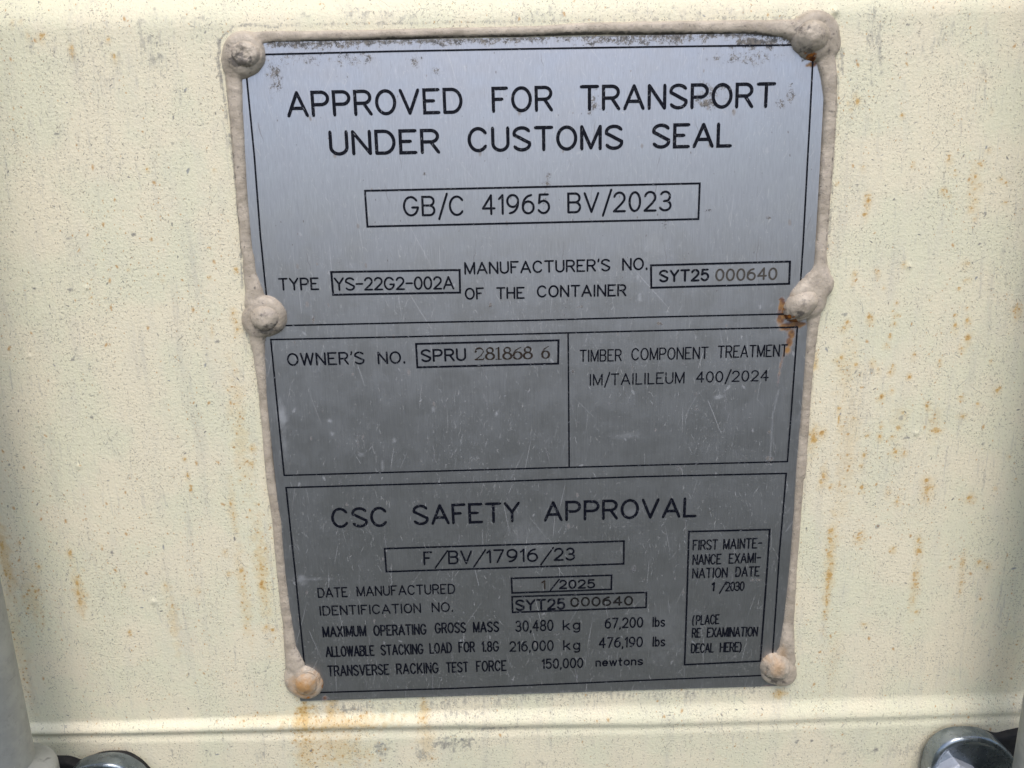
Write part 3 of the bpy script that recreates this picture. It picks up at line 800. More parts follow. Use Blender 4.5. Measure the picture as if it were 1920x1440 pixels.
GS = {
 '2': (.56, [wt(arc(.27, .72, .25, .27, 170, -25) + [(.36, .36), (.02, .04)], lambda t: .55 + .75 * math.sin(min(1, t * 1.5) * 3.14) ** 2), wt([(.02, .04), (.30, .04), (.50, .03), (.56, .16)], lambda t: 1.1 - .6 * t), [(.03, .70, 1.3), (.06, .72, 1.3)]]),
 '8': (.54, [wt(arc(.27, .77, .19, .22, 90, 450), lambda t: .6 + .6 * abs(math.cos(t * 6.28 + .8))), wt(arc(.27, .27, .25, .26, 90, 450), lambda t: .6 + .8 * abs(math.sin(t * 6.28)))]),
 '1': (.34, [[(.17, .98, 1.2), (.17, .03, 1.2)], [(.0, .88, .5), (.17, .98, .9)], [(.0, .01, .6), (.34, .01, .6)]]),
 '6': (.54, [wt(arc(.27, .31, .25, .30, 90, 450), lambda t: .6 + .8 * abs(math.sin(t * 6.28))), wt([(.50, 1.0)] + arc(.52, .36, .48, .58, 110, 180, 8), lambda t: .45 + .8 * t)]),
}


def ribbon(pts, r, closed=False):
    """flat ribbon with round ends; returns vertex list (2D) and faces"""
    cl = [pts[0]]
    for p in pts[1:]:
        if math.hypot(p[0] - cl[-1][0], p[1] - cl[-1][1]) > r * 0.05: cl.append(p)
    if len(cl) < 2: cl = pts
    pts = cl
    n = len(pts)
    P = [np.array(p[:2], float) for p in pts]
    R = [r * (p[2] if len(p) > 2 else 1) for p in pts]
    vs, fs = [], []
    L, Rr = [], []
    for i in range(n):
        if closed:
            a, b = P[i] - P[i - 1], P[(i + 1) % n] - P[i]
        else:
            a = P[i] - P[i - 1] if i > 0 else P[1] - P[0]
            b = P[i + 1] - P[i] if i < n - 1 else P[-1] - P[-2]
        a = a / (np.linalg.norm(a) + 1e-12); b = b / (np.linalg.norm(b) + 1e-12)
        m = a + b; m = m / (np.linalg.norm(m) + 1e-12)
        nrm = np.array([-m[1], m[0]])
        k_ = R[i] / max(0.45, nrm @ np.array([-a[1], a[0]]))
        L.append(P[i] + nrm * k_); Rr.append(P[i] - nrm * k_)
    for a, b in zip(L, Rr): vs += [a, b]
    m_ = n if closed else n - 1
    for i in range(m_):
        j = (i + 1) % n
        fs.append((2 * i + 1, 2 * j + 1, 2 * j, 2 * i))
    if not closed:
        for (c, rr, d, ia, ib) in ((P[0], R[0], P[0] - P[1], 0, 1), (P[-1], R[-1], P[-1] - P[-2], 2 * n - 1, 2 * n - 2)):
            a0 = math.atan2(d[1], d[0]) - math.pi / 2
            ids = []
            for q in range(1, 6):
                t = a0 + math.pi * q / 6
                ids.append(len(vs)); vs.append(c + rr * np.array([math.cos(t), math.sin(t)]))
            # start cap runs from right(1)... keep winding by sorting around the centre
            ring = [ib] + ids + [ia] if c is P[0] else [ib] + ids + [ia]
            fs.append(tuple(ring))
    return vs, fs


def flat_object(name, ribs, mat, label, h0=PT + 0.00012):
    V_, F_ = [], []
    for i, (vs, fs) in enumerate(ribs):
        b_ = len(V_)
        hh = h0 + 0.000004 * (i % 7)
        A_ = np.array([[float(v[0]), float(v[1])] for v in vs])
        rip = 0.00020 * fbm(A_[:, 0], A_[:, 1], 0.07, 77, 2)
        V_ += [(A_[q][0], -hh - rip[q], A_[q][1]) for q in range(len(vs))]
        for f in fs:
            # wind every face towards the viewer
            p = [vs[q] for q in f]
            ar = sum(p[q][0] * p[(q + 1) % len(p)][1] - p[(q + 1) % len(p)][0] * p[q][1] for q in range(len(p)))
            F_.append(tuple(b_ + q for q in (f if ar > 0 else f[::-1])))
    o = mesh_obj(name, V_, F_, mat, sheet, False)
    if label: o['label'] = label
    return o


def word(text, p0, p1, cap, r, serif=False, gap=.25, jitter=0.0):
    """one word set between two measured ends of its baseline"""
    a, b = at(p0[0], p0[1], PT), at(p1[0], p1[1], PT)
    e = b - a; Lw = np.linalg.norm(e); e = e / Lw
    nn = np.array([-e[1], e[0]])
    mid = ((p0[0] + p1[0]) / 2, (p0[1] + p1[1]) / 2)
    ch = (at(mid[0], mid[1] - cap, PT) - at(*mid, PT)) @ nn
    kx = px_size(*mid)[0]; rr = r * kx * 1.10
    x = 0; strokes = []
    for c in text:
        w_, ss = (GS if serif and c in GS else G)[c]
        jy = random.uniform(-jitter, jitter)
        for s_ in ss:
            strokes.append([(x + p[0], p[1] + jy) + tuple(p[2:]) for p in s_])
        x += w_ + (gap if c not in "/" else gap * .6)
    tot = x - gap
    first, last = text[0], text[-1]
    sx = (Lw - 2 * rr) / tot
    sy = (ch - 2 * rr)
    out = []
    for s_ in strokes:
        pts = []
        for p in s_:
            q = a + e * (rr + p[0] * sx) + nn * (rr + p[1] * sy)
            pts.append((q[0], q[1]) + tuple(p[2:]))
        out.append(ribbon(pts, rr))
    return out


def text_line(label, words, mat=INK, name='text_line'):
    ribs = []
    for wd_ in words:
        t, z0, z1, cap, r = wd_[:5]
        kw = wd_[5] if len(wd_) > 5 else {}
        ribs += word(t, Z(*z0), Z(*z1), cap / 3.097, r / 3.097, **kw)
    return flat_object(name, ribs, mat, label)


T = text_line
T('black capitals reading APPROVED FOR TRANSPORT', [("APPROVED", (1, 492, 683), (1, 1512, 660), 153, 8.6), ("FOR", (1, 1680, 656), (2, 115, 648), 152, 8.6),
   ("TRANSPORT", (2, 270, 645), (2, 1403, 627), 151, 8.6)])
T('black capitals reading UNDER CUSTOMS SEAL', [("UNDER", (1, 738, 905), (1, 1380, 893), 147, 8.8), ("CUSTOMS", (1, 1540, 886), (2, 522, 870), 148, 8.8),
   ("SEAL", (2, 687, 865), (2, 1152, 857), 147, 8.8)])
T('black boxed number GB/C 41965 BV/2023', [("GB/C", (1, 1165, 1258), (1, 1522, 1254), 120, 6), ("41965", (1, 1622, 1250), (2, 98, 1243), 121, 6),
   ("BV/2023", (2, 197, 1240), (2, 803, 1227), 122, 6)])
T('small black word TYPE', [("TYPE", (3, 443, 326), (3, 678, 322), 75, 4.8)])
T('black boxed code YS-22G2-002A', [("YS-22G2-002A", (3, 765, 327), (3, 1462, 318), 79, 5.0, dict(gap=.20))])
T("black words MANUFACTURER'S NO.", [("MANUFACTURER'S", (3, 1520, 233), (4, 447, 213), 74, 4.8), ("NO.", (4, 515, 210), (4, 667, 205), 74, 4.8)])
T('black words OF THE CONTAINER', [("OF", (3, 1523, 379), (3, 1635, 376), 71, 4.8), ("THE", (3, 1705, 375), (3, 1870, 373), 71, 4.8),
   ("CONTAINER", (4, 20, 366), (4, 540, 358), 72, 4.8)])
T('black boxed code SYT25', [("SYT25", (4, 728, 278), (4, 1020, 270), 74, 5.6)])
T('faded grey stamped number 000640', [("000640", (4, 1055, 270), (4, 1415, 262), 74, 4.8, dict(jitter=.035))], STAMP_GREY, 'stamped_number')
T("black words OWNER'S NO.", [("OWNER'S", (3, 493, 763), (3, 942, 753), 76, 4.8), ("NO.", (3, 1018, 753), (3, 1182, 748), 74, 4.8)])
T('black boxed letters SPRU', [("SPRU", (3, 1268, 741), (3, 1532, 733), 76, 5.4)])
T('brown stamped number 281868 6 in seriffed digits', [("281868", (3, 1578, 732), (3, 1918, 724), 78, 4.2, dict(serif=True, gap=.10, jitter=.01)),
   ("6", (4, 45, 723), (4, 98, 721), 78, 4.2, dict(serif=True))], STAMP_BROWN, 'stamped_number')
T('thin black words TIMBER COMPONENT TREATMENT', [("TIMBER", (4, 268, 740), (4, 513, 735), 72, 3.6), ("COMPONENT", (4, 568, 731), (4, 1015, 722), 73, 3.6),
   ("TREATMENT", (4, 1068, 717), (4, 1475, 708), 73, 3.6)])
T('thin black line IM/TAILILEUM 400/2024', [("IM/TAILILEUM", (4, 325, 878), (4, 877, 864), 69, 3.6), ("400/2024", (4, 943, 860), (4, 1365, 850), 66, 3.6)])
T('black capitals reading CSC SAFETY APPROVAL', [("CSC", (5, 503, 341), (5, 832, 333), 118, 7.4), ("SAFETY", (5, 975, 325), (5, 1597, 305), 119, 7.4),
   ("APPROVAL", (5, 1733, 303), (6, 1257, 278), 117, 7.4)])
T('black boxed number F/BV/17916/23', [("F", (5, 1035, 556), (5, 1088, 555), 79, 5), ("/", (5, 1098, 561), (5, 1164, 560), 80, 4.4), ("BV", (5, 1178, 551), (5, 1318, 549), 80, 5),
   ("/", (5, 1322, 555), (5, 1384, 554), 80, 4.4), ("17916", (5, 1400, 545), (5, 1700, 536), 80, 5), ("/", (5, 1712, 541), (5, 1776, 540), 80, 4.4), ("23", (5, 1790, 531), (6, 553, 528), 76, 5)])
T('thin black words DATE MANUFACTURED', [("DATE", (5, 422, 746), (5, 597, 741), 59, 3.7), ("MANUFACTURED", (5, 648, 738), (5, 1220, 722), 59, 3.7)])
T('thin black words IDENTIFICATION NO.', [("IDENTIFICATION", (5, 432, 850), (5, 1022, 833), 57, 3.7), ("NO.", (5, 1083, 830), (5, 1210, 826), 57, 3.7)])
T('black boxed date /2025', [("/", (6, 402, 698), (6, 452, 697), 56, 4), ("2025", (6, 458, 695), (6, 668, 690), 54, 4.6)])
T('faded brown stamped figure 1 before /2025', [("1", (6, 356, 696), (6, 380, 695), 52, 4)], STAMP_BROWN, 'stamped_number')
T('black boxed code SYT25 in the lower panel', [("SYT25", (6, 205, 822), (6, 495, 813), 66, 5.4)])
T('dark stamped number 000640 in the lower panel', [("000640", (6, 523, 800), (6, 888, 789), 56, 4.6, dict(jitter=.035))], STAMP_DARK, 'stamped_number')
T('narrow black line MAXIMUM OPERATING GROSS MASS with its figures', [("MAXIMUM", (5, 450, 976), (5, 705, 969), 64, 4.4, dict(gap=.27)), ("OPERATING", (5, 745, 968), (5, 1055, 959), 64, 4.4, dict(gap=.27)),
   ("GROSS", (5, 1100, 953), (5, 1283, 949), 63, 4.4, dict(gap=.27)), ("MASS", (5, 1322, 948), (5, 1475, 944), 63, 4.4, dict(gap=.27)),
   ("30,480", (6, 205, 944), (6, 427, 937), 66, 4), ("kg", (6, 480, 934), (6, 582, 930), 60, 4, dict(gap=.3)), ("67,200", (6, 723, 925), (6, 947, 918), 62, 4), ("lbs", (6, 1000, 916), (6, 1075, 913), 60, 4, dict(gap=.27))])
T('narrow black line ALLOWABLE STACKING LOAD FOR 1.8G with its figures', [("ALLOWABLE", (5, 467, 1091), (5, 752, 1083), 63, 4.4, dict(gap=.24)), ("STACKING", (5, 787, 1081), (5, 1037, 1073), 63, 4.2, dict(gap=.27)),
   ("LOAD", (5, 1070, 1071), (5, 1202, 1066), 63, 4.2, dict(gap=.27)), ("FOR", (5, 1238, 1064), (5, 1335, 1061), 63, 4.4, dict(gap=.27)), ("1.8G", (5, 1372, 1061), (5, 1475, 1058), 63, 4.2),
   ("216,000", (6, 170, 1060), (6, 428, 1053), 62, 4), ("kg", (6, 482, 1050), (6, 582, 1047), 60, 4, dict(gap=.3)), ("476,190", (6, 688, 1038), (6, 945, 1032), 62, 4), ("lbs", (6, 1000, 1030), (6, 1075, 1028), 60, 4, dict(gap=.27))])
T('narrow black line TRANSVERSE RACKING TEST FORCE with its figures', [("TRANSVERSE", (5, 480, 1203), (5, 838, 1193), 64, 4.2, dict(gap=.27)), ("RACKING", (5, 877, 1191), (5, 1125, 1184), 64, 4.2, dict(gap=.27)),
   ("TEST", (5, 1165, 1182), (5, 1298, 1178), 62, 4.2, dict(gap=.27)), ("FORCE", (5, 1340, 1176), (5, 1518, 1171), 64, 4.2, dict(gap=.27)),
   ("150,000", (6, 358, 1160), (6, 600, 1153), 60, 4), ("newtons", (6, 670, 1146), (6, 947, 1137), 50, 4, dict(gap=.24))])
T('thin black line FIRST MAINTE-', [("FIRST", (6, 1233, 471), (6, 1380, 467), 62, 3.7, dict(gap=.24)), ("MAINTE-", (6, 1410, 466), (6, 1637, 458), 62, 3.7, dict(gap=.27))])
T('thin black line NANCE EXAMI-', [("NANCE", (6, 1232, 556), (6, 1400, 551), 62, 3.7, dict(gap=.24)), ("EXAMI-", (6, 1442, 548), (6, 1630, 542), 60, 3.7, dict(gap=.27))])
T('thin black line NATION DATE', [("NATION", (6, 1230, 634), (6, 1437, 628), 60, 3.7, dict(gap=.24)), ("DATE", (6, 1480, 625), (6, 1622, 621), 60, 3.7, dict(gap=.27))])
T('black date 1/2030', [("1", (6, 1340, 708), (6, 1360, 708), 54, 4.4), ("/", (6, 1387, 713), (6, 1420, 713), 56, 3.6), ("2030", (6, 1422, 709), (6, 1535, 705), 56, 3.7, dict(gap=.16))])
T('thin black line (PLACE', [("(", (6, 1229, 904), (6, 1244, 904), 58, 3.4), ("PLACE", (6, 1252, 905), (6, 1390, 899), 58, 3.7, dict(gap=.24))])
T('thin black line RE EXAMINATION', [("RE", (6, 1228, 979), (6, 1282, 977), 57, 3.7, dict(gap=.27)), ("EXAMINATION", (6, 1315, 977), (6, 1612, 971), 58, 3.7, dict(gap=.24))])
T('thin black line DECAL HERE)', [("DECAL", (6, 1223, 1069), (6, 1358, 1064), 57, 3.7, dict(gap=.24)), ("HERE)", (6, 1390, 1064), (6, 1518, 1060), 58, 3.7, dict(gap=.24))])


def border(label, pts, r, closed=False):
    q_ = [at(*p, PT) for p in pts]
    if closed: q_ = q_ + [q_[0]]
    pts = []
    for a_, b_ in zip(q_[:-1], q_[1:]):
        m_ = max(1, int(np.linalg.norm(b_ - a_) / 0.004))
        pts += [a_ + (b_ - a_) * (i / m_) for i in range(m_)]
    if not closed: pts.append(q_[-1])
    r = r * 1.18 * px_size(960, 720)[0]
    if closed:
        o = flat_object('ruled_border', [ribbon([tuple(p) for p in pts], r, True)], INK, label)
    else:
        o = flat_object('ruled_border', [ribbon([tuple(p) for p in q], r) for q in [pts]], INK, label)
    return o


def box(label, tl, tr, br, bl, r=1.35):
    border(label, [Z(*tl), Z(*tr), Z(*br), Z(*bl)], r, True)


box('black box round GB/C 41965 BV/2023', (1, 942, 1108), (2, 966, 1065), (2, 958, 1272), (1, 957, 1316), 1.5)
box('black box round YS-22G2-002A', (3, 747, 217), (3, 1492, 205), (3, 1495, 336), (3, 758, 349), 1.6)
box('black box round SYT25 000640 at the top', (4, 683, 178), (4, 1490, 156), (4, 1485, 285), (4, 685, 308), 1.6)
box('black box round SPRU 281868 6', (3, 1239, 634), (4, 146, 613), (4, 144, 748), (3, 1247, 770), 1.6)
box('black box round F/BV/17916/23', (5, 809, 460), (6, 836, 416), (6, 834, 548), (5, 819, 594), 1.5)
box('black box round 1/2025', (5, 1545, 632), (6, 764, 614), (6, 762, 696), (5, 1549, 717), 1.5)
box('black box round SYT25 000640 in the lower panel', (5, 1549, 739), (6, 966, 714), (6, 964, 801), (5, 1552, 830), 1.5)
box('tall black box round the first examination date', (6, 1213, 361), (6, 1682, 349), (6, 1628, 1114), (6, 1188, 1135), 1.5)
border('black frame of the customs panel', [(458.6, 103.6), Z(1, 380, 316), Z(1, 1100, 298), Z(2, 0, 283), Z(2, 700, 272), Z(2, 1470, 262), (1525, 83.5), Z(2, 1620, 395), Z(2, 1594, 900), Z(2, 1565, 1440),
        Z(4, 1552, 265), Z(4, 1540, 458), Z(4, 1435, 461), Z(4, 700, 478), Z(4, 0, 497), Z(3, 1250, 510), Z(3, 498, 527), (504.6, 611), Z(3, 368, 330), Z(3, 335, 0), Z(1, 300, 900), Z(1, 255, 440)], 1.25, True)
border('black frame of the owner and timber panels', [Z(3, 396, 609), Z(3, 1200, 592), Z(4, 0, 575), Z(4, 1533, 536), Z(4, 1475, 1317), Z(4, 0, 1356), Z(3, 474, 1397)], 1.25, True)
border('upright black rule between the owner and timber panels', [Z(4, 202, 578), Z(4, 208, 1348)], 1.25)
border('black frame of the safety approval panel', [Z(5, 237, 105), Z(5, 1300, 75), Z(6, 900, 43), Z(6, 1778, 23), Z(6, 1738, 480), Z(6, 1700, 1065), Z(6, 1691, 1195), Z(6, 900, 1228), Z(5, 1200, 1273), Z(5, 480, 1294), (576.5, 1299), Z(5, 342, 1120), Z(5, 290, 600)], 1.3, True)

# ------------------------------------------------------------------ sealant bead
BEADS = [
 # (zone,x,y,half width) along every run, picture measures
 [(1, 300, 225, 38), (1, 400, 213, 34), (1, 560, 210, 30), (1, 1000, 199, 26), (1, 1500, 186, 26), (1, 1900, 179, 27), (2, 300, 163, 30), (2, 700, 159, 35), (2, 1200, 155, 38), (2, 1450, 165, 50), (2, 1530, 180, 70)],
 [(1, 185, 380, 60), (1, 180, 460, 52), (1, 190, 600, 48), (1, 211, 900, 39), (1, 232, 1200, 37), (1, 253, 1440, 37), (3, 266, 120, 36), (3, 275, 230, 42), (3, 300, 330, 58), (3, 310, 400, 75)],
 [(3, 320, 560, 60), (3, 320, 620, 48), (3, 328, 700, 37), (3, 347, 900, 27), (3, 364, 1100, 25), (3, 390, 1400, 27), (5, 182, 300, 28), (5, 207, 600, 28), (5, 245, 900, 30), (5, 262, 1040, 38), (5, 290, 1130, 62)],
 [(2, 1700, 360, 58), (2, 1715, 440, 52), (2, 1725, 600, 41), (2, 1712, 900, 38), (2, 1690, 1200, 35), (2, 1677, 1440, 32), (4, 1670, 60, 33), (4, 1668, 170, 42), (4, 1665, 230, 62), (4, 1650, 300, 88)],
 [(4, 1625, 470, 45), (4, 1622, 540, 34), (4, 1598, 800, 28), (4, 1575, 1100, 29), (4, 1552, 1400, 32), (6, 1856, 60, 26), (6, 1840, 300, 25), (6, 1816, 600, 25), (6, 1792, 900, 34), (6, 1782, 1040, 48), (6, 1765, 1110, 75)],
]
# round pats of sealant over the fixings: px, py, radius px, height m
PATS = [(458, 101, 41, .0040), (449, 112, 36, .0026), (441, 122, 25, .0020),
        (1529, 66, 45, .0042), (1540, 80, 36, .0030),
        (500, 592, 39, .0040), (486, 601, 33, .0040), (512, 590, 26, .0028),
        (1514, 563, 36, .0042), (1533, 535, 30, .0036), (1495, 578, 26, .0034), (1520, 550, 32, .0038),
        (568, 1277, 35, .0034), (560, 1268, 28, .0030), (574, 1282, 32, .0040),
        (1456, 1256, 30, .0036), (1466, 1262, 28, .0036), (1452, 1248, 22, .0030)]
bead_root_loc = (float(cen[0]), -PT, float(cen[1]))


def field(Xg, Yg):
    hh = np.full(Xg.shape, -1.0)

    def addf(f, m):
        # smooth maximum so runs and pats flow into each other
        kk = 0.0009
        a_ = hh[m]; d_ = np.clip(0.5 + 0.5 * (f - a_) / kk, 0, 1)
        hh[m] = np.where(a_ < -0.9, f, a_ * (1 - d_) + f * d_ + kk * d_ * (1 - d_))
    for run in BEADS:
        P_ = []
        for (z, x, y, hw) in run:
            q = Z(z, x, y); c = at(*q, PT)
            P_.append((c[0], c[1], hw / 3.097 * px_size(*q)[0]))
        best_d = np.full(Xg.shape, 1.0); best_w = np.full(Xg.shape, 0.003)
        for a, b in zip(P_[:-1], P_[1:]):
            pa_, pb_ = np.array(a[:2]), np.array(b[:2])
            d, t = capsule_d(Xg, Yg, pa_, pb_)
            wdt = a[2] * (1 - t) + b[2] * t
            q = d - wdt
            m = q < best_d - best_w
            best_d = np.where(m, d, best_d); best_w = np.where(m, wdt, best_w)
        wdt = best_w * 0.95 * (1 + 0.08 * fbm(Xg, Yg, 0.006, 31, 3))
        flat_ = 1 - 0.30 * np.clip(fbm(Xg, Yg, 0.012, 140, 2) * 2, 0, 1)
        r = best_d / wdt
        f = np.where(r < 1, flat_ *  np.minimum(0.70 * wdt, 0.0024) * np.sqrt(np.clip(1 - r ** 2.6, 0, 1)), -(best_d - wdt) * 4)
        m = f > -0.004
        addf(f[m], m)
    for i, (px, py, rp, ht) in enumerate(PATS):
        c = at(px, py, PT); R_ = rp * px_size(px, py)[0]
        d = np.hypot(Xg - c[0], Yg - c[1])
        R2 = R_ * (1 + 0.06 * fbm(Xg, Yg, 0.007, 60 + i, 3))
        r = d / R2
        f = np.where(r < 1, 0.78 * ht * np.clip(1 - r ** 5, 0, 1) ** 0.6, -(d - R2) * 4)
        m = f > -0.004
        addf(f[m], m)
    body = np.clip(hh / 0.001, 0, 1)
    hh = hh + body * (0.00018 * fbm(Xg, Yg, 0.004, 90, 3) + 0.00007 * fbm(Xg, Yg, 0.0012, 95, 2))
    return hh


bx0, by0 = at(395, 1320); bx1 = at(1600, 20)[0]; by1 = at(1600, 10)[1]
gx = np.arange(bx0 - 0.010, bx1 + 0.004, 0.00036); gy = np.arange(by0 - 0.004, by1 + 0.004, 0.00036)
BX, BY = np.meshgrid(gx, gy)
BH = field(BX, BY)
brust = np.zeros(BX.shape); bdirt_shade = np.zeros(BX.shape); boch = np.zeros(BX.shape)
SEAL_RUST = [(1517, 104, 9, 7, .95), (1525, 112, 8, 6, 1), (1510, 98, 5, 6, .6), (1468, 562, 5, 12, .7), (1472, 587, 7, 10, 1), (1492, 603, 11, 5, 1), (1482, 597, 7, 6, 1), (1434, 1262, 6, 14, .45), (597, 1262, 5, 12, .6), (604, 1285, 5, 14, .55), (573, 1306, 22, 4, .6), (548, 1300, 10, 3, .4)]
SEAL_OCHRE = [(571, 1286, 26, 24, 1), (600, 1275, 10, 26, .5), (1457, 1252, 14, 16, .55), (1440, 1240, 12, 10, .45), (1476, 555, 14, 8, .3), (1468, 1225, 8, 14, .4)]
SEAL_DARK = [(450, 112, 22, 16, .85), (430, 105, 8, 30, .45), (468, 118, 20, 12, .6), (455, 85, 26, 14, .35), (1500, 55, 16, 14, .55), (1515, 95, 14, 12, .55), (1540, 70, 20, 20, .3), (1553, 90, 6, 26, .4), (500, 618, 22, 12, .6), (492, 598, 16, 14, .35), (1500, 588, 12, 10, .7), (1503, 572, 16, 12, .4),  # dirty upper left cap, darker lower sides on the other caps, small spots
             (1454, 1275, 18, 9, .75), (1440, 1258, 6, 12, .5), (575, 1300, 18, 8, .4), (1560, 209, 12, 1.6, .9), (478, 540, 3, 3, .9), (520, 1092, 2.5, 3, 1), (1528, 650, 3, 3, .6)]


def paint_seal(Xg, Yg, r_, d_, o_):
    for (x, y, sx, sy, a) in SEAL_RUST: splat(r_, Xg, Yg, x, y, sx, sy, a, rough=.6, seed=5)
    for (x, y, sx, sy, a) in SEAL_OCHRE: splat(o_, Xg, Yg, x, y, sx, sy, a, rough=.3, seed=6)
    for (x, y, sx, sy, a) in SEAL_DARK: splat(d_, Xg, Yg, x, y, sx, sy, a, rough=.5, seed=7)
    stroke_mark(d_, Xg, Yg, [Z(1, 380, 246), Z(1, 700, 236), Z(1, 1200, 219), Z(1, 1900, 203), Z(2, 300, 190), Z(2, 900, 192), Z(2, 1300, 192), Z(2, 1450, 216), Z(2, 1500, 290)], 2.9, 1.0)  # dirt along the top bead's lower edge, with its shadow painted in
    stroke_mark(d_, Xg, Yg, [Z(1, 240, 470), Z(1, 255, 900), Z(1, 285, 1400), Z(3, 310, 280)], 1.3, .45)
    stroke_mark(d_, Xg, Yg, [Z(1, 120, 440), Z(1, 160, 700), Z(1, 205, 1300), Z(3, 232, 300)], 2.0, .5)
    stroke_mark(d_, Xg, Yg, [Z(2, 1768, 420), Z(2, 1745, 900), Z(2, 1705, 1400)], 1.6, .45)
    stroke_mark(d_, Xg, Yg, [Z(4, 1652, 560), Z(4, 1628, 800), Z(4, 1590, 1300)], 1.4, .35)
    stroke_mark(d_, Xg, Yg, [Z(1, 150, 200), Z(1, 205, 150), Z(1, 330, 165)], 2.5, .5)


SPLAT_H = 0.0025
paint_seal(BX, BY, brust, bdirt_shade, boch)


def cull_mesh(name, Xg, Yg, Hg, base, floor_, mat, parent, at_):
    keep = Hg > floor_
    q = keep[:-1, :-1] | keep[:-1, 1:] | keep[1:, 1:] | keep[1:, :-1]
    ny_, nx_ = Xg.shape
    I_ = np.arange(ny_ * nx_).reshape(ny_, nx_)
    F_ = np.stack([I_[:-1, :-1], I_[:-1, 1:], I_[1:, 1:], I_[1:, :-1]], -1)[q]
    used = np.unique(F_); rm = np.full(ny_ * nx_, -1); rm[used] = np.arange(len(used))
    Hc = np.maximum(Hg, floor_ * 1.5)
    V_ = np.stack([Xg, -(base + Hc), Yg], -1).reshape(-1, 3)[used]
    return mesh_obj(name, V_, rm[F_], mat, parent, True, at_.reshape(-1, 3)[used])


seal = cull_mesh('sealant_bead', BX, BY, BH, 0.0008, -0.0009, SEAL, plate, np.stack([brust, bdirt_shade, boch], -1))
seal['label'] = 'beige bead of sealant run by hand along the top and both sides of the plate'

# sealant covered rivet heads: px, py, rx, ry (px), height, tilt of the crown, wrinkle
CAPS = [(458, 101, 34.0, 32.2, .0058, 0, .0005, 'dirty grey brown rivet cap at the upper left corner'),
        (1526, 66, 37.7, 36.8, .0064, 0, .0004, 'pale rivet cap at the upper right corner, rusting at its lower edge'),
        (495, 597, 35.0, 30.4, .0058, 0, .0003, 'smooth beige rivet cap halfway down the left edge'),
        (1508, 572, 36.8, 26.7, .0064, .75, .0003, 'teardrop shaped rivet cap halfway down the right edge, rust running below'),
        (573, 1285, 27.6, 24.8, .0056, 0, .00012, 'ochre stained glossy rivet cap at the lower left corner'),
        (1459, 1257, 28.5, 25.8, .0060, .5, .0006, 'wrinkled rivet cap at the lower right corner')]
for i, (px, py, rx, ry, ht, an, wr, lab) in enumerate(CAPS):
    c = at(px, py, .004); kx, ky = px_size(px, py)
    RX, RY = rx * kx, ry * ky
    e_ = max(RX, RY) * 1.15
    g = np.linspace(-e_, e_, 96)
    CX, CY = np.meshgrid(c[0] + g, c[1] + g)
    dx, dy = CX - c[0], CY - c[1]
    ca, sa = math.cos(an), math.sin(an)
    q1, q2 = dx * ca + dy * sa, -dx * sa + dy * ca
    r = np.hypot(q1 / RX, q2 / RY) * (1 + 0.05 * fbm(CX, CY, 0.005, 200 + i, 3))
    hc = np.where(r < 1, 0.9 * ht * np.clip(1 - r ** 2.2, 0, 1) ** 0.68, -(r - 1) * RX * 4)
    if i == 3:      # slumped towards the upper right
        hc = hc + np.where(r < 1, 0.0012 * (dx / RX * .5 + dy / RY * .5) * (1 - r), 0)
    hc = hc + np.where(r < 1, wr * fbm(CX, CY, 0.0032, 220 + i, 3), 0)
    # a pressed rim runs part of the way round each covered head
    angn = fbm(CX, CY, 0.009, 260 + i, 2)
    hc = hc - np.where(r < 1, np.clip(0.5 + 1.6 * angn, 0, 1) * .0007 * np.exp(-((r - .80) / .055) ** 2), 0)
    hc = hc + np.where(r < 1, np.clip(0.5 + 1.6 * angn, 0, 1) * .0003 * np.exp(-((r - .92) / .05) ** 2), 0)
    if i == 0:      # sunken, scabby middle
        hc = hc - 0.0012 * np.exp(-((dx / (RX * .55)) ** 2 + (dy / (RY * .55)) ** 2)) + np.where(r < 0.8, .00035 * fbm(CX, CY, .0018, 240, 3), 0)
    a1 = np.zeros(CX.shape); a2 = np.zeros(CX.shape); a3 = np.zeros(CX.shape)
    SPLAT_H = 0.0050
    paint_seal(CX, CY, a1, a2, a3)
    o = cull_mesh('rivet_cap', CX, CY, hc, 0.0010, -0.0010, SEAL, seal, np.stack([a1, a2, a3], -1))
    o['label'] = lab


# ------------------------------------------------------------------ lock rods beside the plate
def lathe(axis, prof, n=72):
    """prof: (radius, z) pairs about an upright axis (x, y)"""
    V_, F_ = [], []
    for (r_, z_) in prof:
        for k_ in range(n):
            t = 2 * math.pi * k_ / n
            V_.append((axis[0] + r_ * math.cos(t), axis[1] + r_ * math.sin(t), z_))
    for i in range(len(prof) - 1):
        for k_ in range(n):
            F_.append((i * n + k_, i * n + (k_ + 1) % n, (i + 1) * n + (k_ + 1) % n, (i + 1) * n + k_))
    return V_, np.array(F_)


def rod_axis(px, py, R_, ha, side):
    """axis whose outline passes through a measured pixel"""
    d = ray(px, py); dx, dn = d[0], -d[2]            # across, towards the door
    L_ = math.hypot(dx, dn)
    xr = dx * (D - ha) / dn
    return xr + side * R_ * L_ / dn


